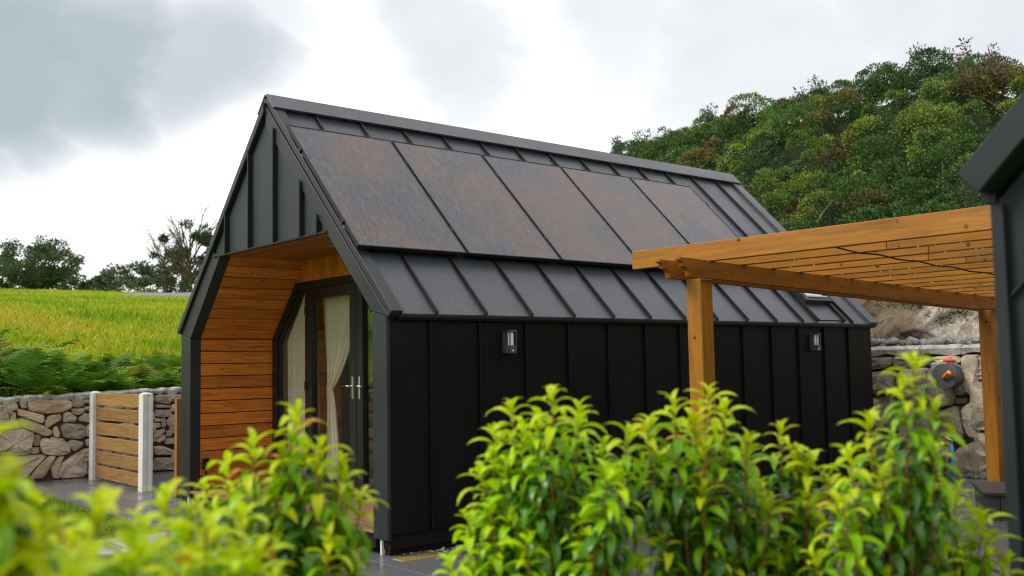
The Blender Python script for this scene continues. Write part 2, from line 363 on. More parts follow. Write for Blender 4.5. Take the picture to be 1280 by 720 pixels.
# ------------------------------------------------------------------ terrain
def sstep(a, b, x):
    if a > b: return 1 - sstep(b, a, x)
    t = np.clip((x - a) / (b - a), 0, 1); return t * t * (3 - 2 * t)
WL0, WLD = np.array([-.83, 8.38]), np.array([1, -.09]) / math.hypot(1, .09)       # left stone wall line
WLN = np.array([-WLD[1], WLD[0]])                                                # points away from the yard
RX = 8.35                                                                         # face of the rear retaining wall
def bumpy(x, y, s, k): return (np.sin(x * s + k) * np.cos(y * s * 1.13 + 2 * k) + .5 * np.sin(x * s * 2.3 + y * s * 1.7 + k * 3) + .3 * np.cos(x * s * 4.1 - y * s * 3.7 + k))
def terrain(x, y):
    x = np.asarray(x, float); y = np.asarray(y, float)
    dl = (x - WL0[0]) * WLN[0] + (y - WL0[1]) * WLN[1]                            # metres beyond the left wall
    field = 1.08 + .17 * np.clip(dl - .4, 0, 10) + .088 * np.clip(dl - 10, 0, 42) + .006 * np.clip(dl - 52, 0, 400) + .06 * bumpy(x, y, .35, 1.3) * sstep(1, 8, dl)
    z = -.03 + (field + .03) * sstep(.12, .35, dl)
    db = x - RX
    bank = 1.52 + 1.0 * sstep(1.25, 1.9, db) + 4.65 * (1 - .33 * sstep(5, -4, y)) * sstep(1.3, 8.2, db) * (1 - .93 * sstep(9, 22.5, y - .25 * np.clip(x - 12, 0, 30))) + .16 * bumpy(x, y, 1.2, .6) * sstep(1, 3, db)
    w = sstep(.12, .35, db) * (1 - sstep(20, 40, y))
    z = np.where(db > 0, z * (1 - w) + np.maximum(bank, z) * w, z)
    return z
def axis(lo, hi, f0, f1, fine):
    a = list(np.arange(f0, f1 + 1e-6, fine)); s = fine; q = f1
    while q < hi: s *= 1.22; q += s; a.append(q)
    s = fine; q = f0
    while q > lo: s *= 1.22; q -= s; a.insert(0, q)
    return np.array(a)
ax, ay = axis(-700, 900, -9, 19, .2), axis(-700, 900, -8, 22, .2)
gx, gy = np.meshgrid(ax, ay, indexing='ij'); gz = terrain(gx, gy)
nx, ny = gx.shape; idx = np.arange(nx * ny).reshape(nx, ny)
F = np.stack([idx[:-1, :-1], idx[1:, :-1], idx[1:, 1:], idx[:-1, 1:]], -1).reshape(-1, 4)
scrub_shade = (sstep(.0, .2, gx - RX) * (1 - sstep(14, 24, gy))).ravel()
me = fastmesh('ground', np.stack([gx, gy, gz], -1).reshape(-1, 3), F, np.repeat(scrub_shade[:, None], 3, 1), True)
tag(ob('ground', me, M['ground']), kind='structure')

# road strip on the crest of the field
V = []; F = []
for i, px in enumerate(np.linspace(148, 330, 30)):
    for k, (d, h) in enumerate(((49, .04), (51, .16 + .0022 * (px - 148)), (54, .17 + .0022 * (px - 148)))):
        p = CO + (FW + RT * (px - 640) / FPX) * d; V.append((p[0], p[1], float(terrain(p[0], p[1])) + h))
    if i: F += [(3 * i - 3, 3 * i, 3 * i + 1, 3 * i - 2), (3 * i - 2, 3 * i + 1, 3 * i + 2, 3 * i - 1)]
tag(ob('road', fastmesh('road', V, F), M['road']), kind='structure')

# yard surfaces
MB().box((-2.7, -4.55, -.3), (RX + .05, 8.5, -.006)).build('patio', M['core']); patio = bpy.data.objects['patio']; tag(patio, kind='structure')
for i in range(40):
    for j in range(40):
        x, y = -.75 + .604 * i, -4.5 + .604 * j
        if x > RX - .35 or y > 8.0: continue
        if x > .02 and .1 < y < 3.5 and x < 6.9: continue           # under the cabin
        if -.35 < y < .1 and x > .0 and x < 6.9: pass
        sx = .6; ex = min(x + .6, RX - .02); sy = .6
        if y < 0 < y + .6 and -.02 < x < 7.1: sy = max(.12, -.17 - y)
        piece('paving_tile', (ex - x, sy, .04), M['tile'], patio, Matrix.Translation(((x + ex) / 2, y + sy / 2, -.02)), .002)
for j in range(3):
    for i in range(2):
        x, y = -1.95 + .604 * i, 6.5 + .604 * j
        piece('paving_tile', (.6, .6, .04), M['tile'], patio, Matrix.Translation((x + .3, y + .3, -.02)), .002)
lawn = MB().box((-9, -.9, -.25), (-.77, 6.45, .0)).build('lawn', M['lawn']); tag(lawn, kind='structure')
path = MB().box((-9, 1.62, -.1), (-.78, 2.42, .012)).build('path', M['core']); tag(path, kind='structure')
for i in range(10):
    piece('paving_slab', (.58, .76, .06), M['path'], path, Matrix.Translation((-1.09 - .62 * i, 2.02, .005)) @ Matrix.Rotation(random.uniform(-.02, .02), 4, 'Z'), .008)
me = fastmesh('planting_bed', *(lambda g: (np.stack([g[0], g[1], .04 + .05 * bumpy(g[0], g[1], 3, 1)], -1).reshape(-1, 3), (lambda k: np.stack([k[:-1, :-1], k[1:, :-1], k[1:, 1:], k[:-1, 1:]], -1).reshape(-1, 4))(np.arange(g[0].size).reshape(g[0].shape))))(np.meshgrid(np.linspace(-6.5, 1, 60), np.linspace(-6.9, -2.6, 40), indexing='ij')), smooth=True)
# the bed runs diagonally along the camera side of the terrace
vv = np.array([v.co[:] for v in me.vertices]); uu = (vv[:, 0] + 6.5) / 7.5; ww = (vv[:, 1] + 6.9) / 4.3
vv[:, 0] = -4.75 + uu * 4.6 + ww * .9; vv[:, 1] = -4.25 - uu * 2.3 + ww * 1.5 + .0; 
me.vertices.foreach_set('co', vv.astype(np.float32).ravel()); tag(ob('planting_bed', me, M['soil']), kind='structure')

# ------------------------------------------------------------------ the cabin
W, L, HE, HR = 4.294, 7.211, 1.921, 4.091
cabin = empty('cabin', (0, 0, 0), 'black metal garden cabin with steep pitched roof and timber lined porch', 'cabin')
SV = Vector((0, W / 2, HR - HE)).normalized(); SN = Vector((0, -SV.z, SV.y)); SLEN = math.hypot(W / 2, HR - HE)
def RF(x, t, h=0): return Vector((x, 0, HE)) + SV * t + SN * h           # point on the near roof slope
def rf(h0): return lambda a, b, d: tuple(RF(a, b, h0 + d))
XB = .98                                                                # plane of the recessed front
SX0, SW = .461, .517
# side wall towards the camera, with its standing-seam sheets
wall = MB().box((.05, .075, .05), (L - .06, .24, 1.90)).build('side_wall', M['black'], cabin)
xs = [.0] + [SX0 - .04 + SW * i for i in range(14)]
xs = [q for q in xs if q < L - .25] + [L - .05]
for a, b in zip(xs[:-1], xs[1:]):
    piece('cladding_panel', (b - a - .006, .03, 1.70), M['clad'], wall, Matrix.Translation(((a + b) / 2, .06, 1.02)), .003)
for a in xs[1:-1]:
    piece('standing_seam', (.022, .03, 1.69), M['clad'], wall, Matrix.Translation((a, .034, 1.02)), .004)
MB().box((.06, .10, -.03), (L - .08, .22, .16)).build('plinth', M['black'], cabin)
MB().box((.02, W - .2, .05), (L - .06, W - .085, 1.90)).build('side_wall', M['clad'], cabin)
MB().box((.06, W - .22, -.03), (L - .08, W - .12, .16)).build('plinth', M['black'], cabin)
gp = [(.1, .05), (W - .1, .05), (W - .1, 1.9), (W / 2, HR - .14), (.1, 1.9)]
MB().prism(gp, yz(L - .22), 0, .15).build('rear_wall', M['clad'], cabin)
# roof decks
def roof_poly(x0, x1): return [(x0, 0), (x1, 0), (x1, SLEN), (x0, SLEN)]
deckR = MB().prism(roof_poly(.02, L - .02), rf(-.10), 0, .085).build('roof', M['seam'], cabin)
def rl(h0): return lambda a, b, d: (RF(a, b, h0 + d).x, W - RF(a, b, h0 + d).y, RF(a, b, h0 + d).z)
deckL = MB().prism(roof_poly(.02, L - .02), rl(-.10), 0, .085).build('roof', M['seam'], cabin)
sx = [.12] + [SX0 + SW * i for i in range(13)] + [L - .18]
for a, b in zip(sx[:-1], sx[1:]):
    for fn, par in ((rf, deckR), (rl, deckL)):
        MB().prism([(a + .003, -.012), (b - .003, -.012), (b - .003, SLEN - .03), (a + .003, SLEN - .03)], fn(-.013), 0, .013).build('roof_sheet', M['roof'], par)
for i, a in enumerate(sx[1:-1]):
    lo = -.015
    if i == 11:                                                         # seam stops above the skylight
        lo = 1.0
    for fn, par in ((rf, deckR), (rl, deckL)):
        l = lo if par is deckR else -.015
        MB().prism([(a - .009, l), (a + .009, l), (a + .009, SLEN - .05), (a - .009, SLEN - .05)], fn(.0), 0, .032).build('standing_seam', M['seam'], par, .003)
# verge flashings and eaves
for fn, par in ((rf, deckR), (rl, deckL)):
    MB().prism([(0, -.02), (.115, -.02), (.115, SLEN), (0, SLEN)], fn(-.02), 0, .055).build('verge_flashing', M['trim'], par, .004)
    MB().prism([(L - .175, -.02), (L, -.02), (L, SLEN), (L - .175, SLEN)], fn(-.02), 0, .055).build('verge_flashing', M['roof'], par, .004)
MB().box((.10, .0, 1.865), (L - .02, .11, 1.902)).build('eave_trim', M['seam'], cabin, .004)
MB().box((.10, -.018, 1.880), (L - .0, .006, 1.908)).build('drip_edge', M['seam'], cabin, .003)
MB().box((.1, W - .11, 1.865), (L - .02, W, 1.902)).build('eave_trim', M['seam'], cabin, .004)
# ridge cap in lengths
caps = [-.006, 1.62, 3.28, 4.93, L + .006]
for a, b in zip(caps[:-1], caps[1:]):
    m = MB()
    for fn in (rf, rl): m.prism([(a + .0015, SLEN - .195), (b - .0015, SLEN - .195), (b - .0015, SLEN + .03), (a + .0015, SLEN + .03)], fn(.034), 0, .022)
    m.build('ridge_cap', M['roof'], cabin, .003)
# front frame
MB().prism([(.04, .13), (.25, .13), (.25, 1.935), (.04, 1.895)], yz(0), .0, .035).build('corner_post', M['trim'], cabin, .004)
MB().prism([(.0, 1.885), (.04, 1.90), (.25, 1.94), (W / 2, 3.836), (W / 2, HR - .06)], yz(0), -.002, .12).build('gable_trim', M['trim'], cabin, .004)
MB().prism([(4.265, 1.905), (W / 2, HR - .025), (W / 2, HR - .125), (4.195, 1.905)], yz(0), -.028, .12).build('gable_trim', M['trim'], cabin, .004)
MB().prism([(4.19, 1.90), (3.37, 2.735), (3.335, 2.70), (3.17, 2.69), (3.95, 1.832)], yz(0), .0, .12).build('gable_trim', M['trim'], cabin, .003)
MB().prism([(3.95, .13), (4.20, .13), (4.20, 1.892), (3.95, 1.826)], yz(0), .001, .12).build('corner_post', M['trim'], cabin, .004)
for y in (.19, 4.06): MB().box((.03, y - .014, -.02), (.07, y + .014, .13)).build('reflection_strip', M['white'], cabin, .004)  # white strips added in place of bright reflections at the post bases
# gable cladding
GP = [(.98, 2.68), (3.335, 2.68), (3.335, 2.80), (W / 2 + .01, 3.98), (W / 2 - .2, 3.77)]
gable = MB().prism([(p[0], p[1] - .004) for p in GP], yz(.05), 0, .08).build('gable', M['seam'], cabin)
sy = [.9, 1.119, 1.428, 1.954, 2.487, 3.024, 3.34]
for a, b in zip(sy[:-1], sy[1:]):
    q = strip(GP, 0, a + .004, b - .004)
    if len(q) > 2: MB().prism(q, yz(.02), 0, .03).build('cladding_panel', M['gable'], gable)
for a in sy[1:-1]:
    q = strip(GP, 0, a - .011, a + .011)
    if len(q) > 2: MB().prism(q, yz(-.028), 0, .05).build('standing_seam', M['seam'], gable, .003)
MB().box((-.012, .965, 2.662), (.03, 3.34, 2.684)).build('drip_edge', M['seam'], cabin, .003)
# porch lining: left wall, left slope, right wall, right slope, soffit
def lining(name, p0, p1, n, nrm, mat):
    p0, p1 = np.array(p0), np.array(p1); core = None
    nr = np.array(nrm, float); nr /= np.linalg.norm(nr)
    c = [(p0 - nr * .03), (p1 - nr * .03), (p1 - nr * .05), (p0 - nr * .05)]
    core = MB().prism([tuple(q) for q in c], yz(.12), 0, XB - .12).build(name, M['seam'], cabin)
    for i in range(n):
        a = p0 + (p1 - p0) * (i / n); b = p0 + (p1 - p0) * ((i + 1) / n); m = (a + b) / 2; w = np.linalg.norm(b - a)
        yv = (b - a) / w
        R = Matrix(((1, 0, 0), (0, yv[0], nr[0]), (0, yv[1], nr[1]))).to_4x4(); R.translation = ((.10 + XB) / 2, m[0] - nr[0] * .012, m[1] - nr[1] * .012)
        piece('lining_board', (XB - .10, w - .009, .022), mat, core, R, .003)
    return core
lining('porch_lining', (3.955, .20), (3.955, 1.83), 12, (-1, 0), M['porch'])
lining('porch_lining', (3.955, 1.83), (3.175, 2.685), 8, (-.74, -.67), M['porch'])
lining('porch_lining', (.245, .20), (.245, 1.935), 12, (1, 0), M['porch'])
lining('porch_lining', (.245, 1.935), (.985, 2.675), 8, (.707, -.707), M['porch'])
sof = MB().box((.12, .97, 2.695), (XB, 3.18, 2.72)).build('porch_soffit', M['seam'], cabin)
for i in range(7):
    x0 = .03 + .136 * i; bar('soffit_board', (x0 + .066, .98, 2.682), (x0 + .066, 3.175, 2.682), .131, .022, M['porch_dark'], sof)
MB().box((.50, 1.62, 2.662), (.56, 1.86, 2.676)).build('soffit_light', M['steel'], sof, .004)
# recessed timber front above the doors
hp = [(.72, 2.44), (3.42, 2.44), (3.19, 2.69), (.97, 2.69)]
head = MB().prism(hp, yz(XB + .02), 0, .05).build('front_wall', M['seam'], cabin)
y = .70
while y < 3.45:
    q = strip(hp, 0, y + .002, y + .126)
    if len(q) > 2: MB().prism(q, yz(XB), 0, .02).build('lining_board', M['porch'], head)
    y += .128
# glazed screen
def ring(name, poly, w, x0, d, mat, parent):
    c = np.mean(poly, 0); n = len(poly); inner = []
    for i in range(n):
        p0, p1, p2 = np.array(poly[i - 1]), np.array(poly[i]), np.array(poly[(i + 1) % n])
        e1 = (p1 - p0) / np.linalg.norm(p1 - p0); e2 = (p2 - p1) / np.linalg.norm(p2 - p1); n1 = np.array([-e1[1], e1[0]]); n2 = np.array([-e2[1], e2[0]])
        if n1 @ (c - p1) < 0: n1 = -n1
        if n2 @ (c - p1) < 0: n2 = -n2
        b = (n1 + n2); b /= np.linalg.norm(b); inner.append(tuple(p1 + b * (w / max(.3, b @ n1))))
    m = MB()
    for i in range(n):
        j = (i + 1) % n; m.prism([poly[i], poly[j], inner[j], inner[i]], yz(x0), 0, d)
    o = m.build(name, mat, parent); return o, inner
screen, _ = ring('door_frame', [(3.95, .2), (3.95, 1.84), (3.415, 2.435), (.73, 2.435), (.25, 1.94), (.25, .2)], .075, XB + .0, .09, M['frame'], cabin)
for y in (3.165, 1.035): MB().box((XB + .004, y - .03, .275), (XB + .086, y + .03, 2.358)).build('mullion', M['frame'], screen)
for poly in ([(3.875, .275), (3.875, 1.812), (3.383, 2.36), (3.195, 2.36), (3.195, .275)], [(.325, .275), (.325, 1.91), (.765, 2.36), (1.005, 2.36), (1.005, .275)]):
    s, inn = ring('fixed_window', poly, .028, XB + .03, .045, M['frame'], cabin)
    MB().prism(inn, yz(XB + .05), 0, .008).build('pane', M['glass'], s)
for y0, y1, hs in ((2.105, 3.132, 1), (1.068, 2.095, -1)):
    d, inn = ring('door', [(y0, .215), (y1, .215), (y1, 2.352), (y0, 2.352)], .118, XB - .012, .07, M['frame'], cabin)
    MB().prism(inn, yz(XB + .02), 0, .01).build('pane', M['glass'], d)
    hy = y0 + .06 if hs > 0 else y1 - .06
    h = MB().box((XB - .022, hy - .017, 1.17), (XB - .012, hy + .017, 1.40)).build('handle', M['steel'], d, .003)
    h2 = MB().tube([(XB - .02, hy, 1.30), (XB - .06, hy, 1.30), (XB - .065, hy + hs * .03, 1.302), (XB - .062, hy + hs * .12, 1.30)], .009, 8).build('handle_lever', M['steel'], d, smooth=True)
    ye = y1 if hs > 0 else y0
    for z in (.5, 1.3, 2.12): MB().box((XB - .03, ye - .022, z - .05), (XB - .012, ye + .022, z + .05)).build('hinge', M['frame'], d, .004)
    MB().box((XB - .018, y0 + .02, .215), (XB + .06, y1 - .02, .232)).build('threshold', M['frame'], d)
# deck
dk = MB().box((.02, .25, .05), (XB, 3.95, .165)).build('porch_deck', M['black'], cabin)
for i in range(7):
    x0 = .0 + .139 * i; bar('deck_board', (x0 + .068, .255, .178), (x0 + .068, 3.945, .178), .133, .026, M['deck'], dk)
# room behind the glass
room = MB()
room.box((XB + .1, .26, .17), (L - .25, W - .26, .2)); room.build('room_floor', M['floor'], cabin)
MB().prism([(.26, .2), (W - .26, .2), (W - .26, 1.95), (3.5, 2.46), (.8, 2.46), (.26, 1.95)], yz(4.2), 0, .05).build('room_wall', M['cream'], cabin)
MB().box((XB + .1, .80, 2.46), (4.25, W - .80, 2.50)).build('room_ceiling', M['cream'], cabin)
MB().box((XB + .1, W - .26, .2), (4.25, W - .24, 1.95)).build('room_wall', M['cream'], cabin)
MB().box((XB + .1, .245, .2), (4.25, .265, 1.95)).build('room_wall', M['cream'], cabin)
# skylight
sk = MB()
K0, K1, T0, T1 = 5.975, 6.515, .30, 1.02
for q in ([(K0, T0), (K1, T0), (K1, T0 + .09), (K0, T0 + .09)], [(K0, T1 - .09), (K1, T1 - .09), (K1, T1), (K0, T1)], [(K0, T0 + .09), (K0 + .075, T0 + .09), (K0 + .075, T1 - .09), (K0, T1 - .09)], [(K1 - .075, T0 + .09), (K1, T0 + .09), (K1, T1 - .09), (K1 - .075, T1 - .09)]):
    sk.prism(q, rf(0.0), 0, .085)
sk = sk.build('skylight', M['trim'], cabin, .004)
mskg, t_, b_ = newmat('skylight_glass'); b_.inputs['Base Color'].default_value = (.55, .56, .56, 1); b_.inputs['Roughness'].default_value = .12; b_.inputs['Specular IOR Level'].default_value = .9  # pale base colour stands in for sky reflected in the pane
MB().prism([(K0 + .07, T0 + .085), (K1 - .07, T0 + .085), (K1 - .07, T1 - .085), (K0 + .07, T1 - .085)], rf(.05), 0, .02).build('pane', mskg, sk)
MB().prism([(K0 + .06, T0 + .05), (K1 - .06, T0 + .05), (K1 - .06, T0 + .075), (K0 + .06, T0 + .075)], rf(.085), 0, .012).build('glazing_bar', M['reel2'], sk)
for a in (5.935, 6.49): MB().prism([(a - .012, .0), (a + .012, .0), (a + .012, 1.3), (a - .012, 1.3)], rf(0), 0, .045).build('flashing', M['seam'], sk, .003)
MB().prism([(5.95, .03), (6.475, .03), (6.475, .30), (5.95, .30)], rf(.001), 0, .012).build('flashing', M['roof'], sk)
# mounting rails
for t in (1.05, 2.1): MB().prism([(.02, t - .02), (5.8, t - .02), (5.8, t + .02), (.02, t + .02)], rf(.032), 0, .03).build('mounting_rail', M['steel'], cabin)

# ------------------------------------------------------------------ solar panels
PW, PL, PX, PT = 1.134, 1.771, -.011, .714
ordn = ['solar panel nearest the porch gable, leftmost of five on the roof', 'second solar panel from the porch gable on the dark roof', 'middle one of five solar panels on the roof',
        'fourth solar panel from the porch gable, beside the last one', 'rightmost solar panel of five, above the pergola end']
for i, lb in enumerate(ordn):
    x0 = PX + i * (PW + .02); x1 = x0 + PW
    e = empty('solar_panel', RF(x0 + PW / 2, PT, .06), 'wet dark brownish ' + lb, 'solar panel', 'solar panels on the cabin roof')
    m = MB()
    for q in ([(x0, PT), (x1, PT), (x1, PT + .012), (x0, PT + .012)], [(x0, PT + PL - .012), (x1, PT + PL - .012), (x1, PT + PL), (x0, PT + PL)], [(x0, PT + .012), (x0 + .012, PT + .012), (x0 + .012, PT + PL - .012), (x0, PT + PL - .012)], [(x1 - .012, PT + .012), (x1, PT + .012), (x1, PT + PL - .012), (x1 - .012, PT + PL - .012)]):
        m.prism(q, rf(.066), 0, .034)
    m.build('frame', M['seam'], e, .001)
    piece('glass', (PW - .022, PL - .022, .02), M['solar'], e, (lambda R: (setattr(R, 'translation', RF(x0 + PW / 2, PT + PL / 2, .086)), R)[1])(Matrix((Vector((1, 0, 0)), SV, SN)).transposed().to_4x4()), .001)
    for t in (PT + .34, PT + 1.39):
        xc = x1 + .010 if i < 4 else x1 + .008
        for xq in ([x0 - .008, xc] if i == 0 else [xc]):
            MB().prism([(xq - .008, t - .025), (xq + .008, t - .025), (xq + .008, t + .025), (xq - .008, t + .025)], rf(.06), 0, .044).build('clamp', M['seam'], e, .002)

# ------------------------------------------------------------------ lamps on the side wall, socket by the porch, curtains
for x, lb in ((1.235, 'grey wall lamp with white tube near the porch corner'), (5.865, 'grey wall lamp with white tube under the skylight')):
    e = empty('wall_lamp', (x, .045, 1.68), lb, 'wall lamp', 'lamps on the black cabin wall')
    MB().box((x - .042, -.02, 1.585), (x + .042, .046, 1.655)).build('bracket', M['lampbody'], e, .006)
    MB().box((x - .040, -.06, 1.585), (x + .040, -.02, 1.655)).build('base', M['lampbody'], e, .006)
    MB().box((x - .040, -.06, 1.770), (x + .040, .046, 1.785)).build('cap', M['lampbody'], e, .003)
    for yy in (-.054,):
        for s in (-1, 1): MB().box((x + s * .036 - .0035, yy - .004, 1.655), (x + s * .036 + .0035, yy + .004, 1.772)).build('upright', M['lampbody'], e)
    MB().box((x - .040, .02, 1.655), (x + .040, .046, 1.772)).build('back_plate', M['lampbody'], e)
    MB().tube([(x, -.02, 1.656), (x, -.02, 1.771)], .026, 16).build('diffuser', M['lampglass'], e, smooth=False)
    MB().tube([(x - .01, -.064, 1.61), (x - .01, -.058, 1.61)], .009, 8).build('sensor', M['white'], e)
e = empty('outdoor_socket', (.16, 3.93, .2), 'black weatherproof socket low on the porch timber wall', 'socket')
MB().box((.13, 3.885, .41), (.21, 3.93, .53)).build('housing', M['black'], e, .008)
MB().tube([(.17, 3.91, .41), (.17, 3.915, .30), (.165, 3.92, .2)], .010, 6).build('cable', M['black'], e)
def curtain(name, prof, label, x0=1.13):
    V = []; nz, ny = 40, 60
    for i in range(nz):
        z = .22 + (2.36 - .22) * i / (nz - 1)
        ya, yb = prof(z)
        for j in range(ny):
            s = j / (ny - 1); amp = .022 * min(1, .25 + (ya - yb) / .9)
            V.append((x0 + amp * math.sin(s * 44 + .8 * math.sin(z * 2)) + .01 * math.sin(s * 13 + z), ya + (yb - ya) * s, z))
    k = np.arange(nz * ny).reshape(nz, ny); F = np.stack([k[:-1, :-1], k[1:, :-1], k[1:, 1:], k[:-1, 1:]], -1).reshape(-1, 4)
    o = ob(name, fastmesh(name, V, F, smooth=True), M['cloth']); tag(o, label, 'curtain', 'curtains behind the glazed doors')
    sm_ = o.modifiers.new('thickness', 'SOLIDIFY'); sm_.thickness = .004
curtain('curtain', lambda z: (3.90 if z < 1.8 else 3.90 - (z - 1.8) * .85, 3.17), 'plain cream curtain drawn behind the fixed side window')
def swoop(z):
    if z > 1.26:
        s = (z - 1.26) / 1.1; return 3.02 + .08 * s, 2.93 - .80 * s ** .75
    s = (1.26 - z) / 1.04; return 3.02 + .06 * s, 2.93 - .18 * s ** .6
curtain('curtain', swoop, 'cream curtain tied back to one side behind the door', 1.16)

# ------------------------------------------------------------------ pergola
PA = Vector((math.cos(.009), math.sin(.009), -.028)); PB = Vector((-math.sin(.009), math.cos(.009), 0)); PK = Vector((1.536, -1.886, 0)); PZ = 2.109; BH = .131; RH = .144
perg = empty('pergola', (1.6, -1.81, 0), 'orange stained timber pergola with scalloped beams beside the black cabin', 'pergola')
def pp(a, b, z): return PK + Vector((PA.x, PA.y, 0)) * a + PB * b + Vector((0, 0, PZ + z + PA.z * a))
for a0, off in ((0, 0), (4.795, 0), (0, -2.62), (4.795, -2.62)):
    base = PK + PA * (a0 + .07) + PB * (.07 + off); top = PZ + PA.z * (a0 + .07) - .0
    bar('post', (base.x, base.y, 0), (base.x, base.y, top), .14, .14, M['perg'], perg, up=(0, 1, 0), bevel=.006)
def beam(b0, th, a0, a1):
    h = BH
    arc = lambda cx, cz, r, s0, s1: [(cx + r * math.cos(math.radians(s0 + (s1 - s0) * k / 6)), cz + r * math.sin(math.radians(s0 + (s1 - s0) * k / 6))) for k in range(7)]
    poly = [(a0, h), (a0, h - .018)] + arc(a0, h - .018 - .045, .045, 90, 0)[1:] + [(a0 + .062, h - .066)] + arc(a0 + .062, .0 + .018, .045, 90, 0)[1:] + [(a0 + .112, .0), (a1, 0), (a1, h)]
    m = MB(); m.prism(poly, lambda a, b, d: tuple(pp(a, b0 + d, b)), 0, th); return m.build('beam', M['perg_beam'], perg)
def make_beam_mat():
    return wood('pergola_beam_timber', (.13, .044, .004), (.26, .088, .007), (.33, .125, .011), .42, .08, .8, .5)
M['perg_beam'] = make_beam_mat()
for off in (0, -2.62):
    beam(off - .047, .045, -.29, 6.1); beam(off + .142, .045, -.29, 6.1)
for i in range(17):
    a = .06 + .386 * i; p0 = pp(a + .034, .74, BH + RH / 2 + .001); p1 = pp(a + .034, -3.3, BH + RH / 2 + .001)
    if i < 1: bar('rafter', p0, p1, .068, RH, M['perg'], perg)
    else:                                                            # spliced over their length, as the joints show
        sp = -1.15 - .1 * (i % 3); q0 = pp(a + .034, sp, BH + RH / 2 + .001); q1 = pp(a + .034, sp - .004, BH + RH / 2 + .001)
        bar('rafter', p0, q0, .068, RH, M['perg'], perg); bar('rafter', q1, p1, .068, RH, M['perg'], perg)
cb = MB().tube([pp(.02 + .28 * k, -1.13 + .035 * k / 10, BH - .012 - .012 * math.sin(k * 1.57) ** 2) for k in range(22)], .0055, 6).build('cable', M['black'])
tag(cb, 'thin black cable strung under the pergola rafters', 'cable')

drp = random.Random(4); V = []; F = []; nb = 0
for i in range(1, 13):
    for k in range(drp.randint(5, 13)):
        b_ = drp.uniform(-2.4, -.1) if k % 3 else drp.choice((-.6, -1.5, -1.9)) + drp.uniform(-.12, .12); p = pp(.06 + .386 * i + .003, b_, BH - .003); r_ = drp.uniform(.002, .0038)
        q = [Vector((math.cos(a) * math.cos(e_), math.sin(a) * math.cos(e_), math.sin(e_) * 1.3)) * r_ + p for e_ in (-1.2, -.5, .3, 1.0) for a in np.arange(6) * math.pi / 3]; V += q
        F += [(nb + a * 6 + c, nb + a * 6 + (c + 1) % 6, nb + a * 6 + 6 + (c + 1) % 6, nb + a * 6 + 6 + c) for a in range(3) for c in range(6)]; nb += 24
wd_, wt_, wb_ = newmat('water_drop'); wb_.inputs['Base Color'].default_value = (.9, .92, .95, 1); wb_.inputs['Roughness'].default_value = .03; wb_.inputs['Specular IOR Level'].default_value = 1
tag(ob('water_drops', fastmesh('water_drops', V, F, smooth=True), wd_), 'rain drops hanging from the pergola rafters', 'water drops', kind='stuff')

# ------------------------------------------------------------------ neighbouring cabin at the right edge
SXP = -1.45
shed = empty('neighbouring_cabin', (SXP, -7.3, 0), 'dark blue grey cabin corner with sloping roof edge at right', 'cabin')
yw = -5.405; ye_, ze_ = -5.335, 2.016; yr = -7.35
def spoly(y0, z0, off): return None
gab = [(yw, .0), (2 * yr - yw, .0), (2 * yr - yw, 1.93), (yr, 1.93 + (yw - yr)), (yw, 1.93)]
MB().prism(gab, yz(SXP + .03), 0, 3.6).build('wall', M['shed'], shed)
MB().box((SXP, yw - .032, .0), (SXP + .06, yw + .004, 1.925)).build('corner_trim', M['shed'], shed, .003)
for s in (0, 1):
    fy = (lambda q: q) if s == 0 else (lambda q: 2 * yr - q)
    MB().prism([(fy(ye_), ze_), (fy(yr), ze_ + (ye_ - yr)), (fy(yr), ze_ + (ye_ - yr) - .125), (fy(ye_ - .062), ze_ - .062)], yz(SXP - .06), 0, .1).build('verge_trim', M['shed'], shed, .004)
    MB().prism([(fy(ye_), ze_ - .004), (fy(yr), ze_ + (ye_ - yr) - .004), (fy(yr), ze_ + (ye_ - yr) - .11), (fy(ye_ - .05), ze_ - .054)], yz(SXP + .04), 0, 3.7).build('roof', M['roof'], shed)
    MB().prism([(fy(yw - .035), 1.655), (fy(yr), 1.655 + (yw - .035 - yr)), (fy(yr), 1.655 + (yw - .035 - yr) + .012), (fy(yw - .035), 1.667)], yz(SXP + .012), 0, .02).build('cover_strip', M['seam'], shed)
MB().box((SXP + .02, yw - .004, 1.935), (SXP + 3.6, yw + .035, 1.965)).build('eave_trim', M['seam'], shed)
for y in (-5.95, -6.5, -7.05, -7.6, -8.15, -8.7): MB().box((SXP + .005, y - .01, .02), (SXP + .032, y + .01, 1.63)).build('standing_seam', M['seam'], shed)

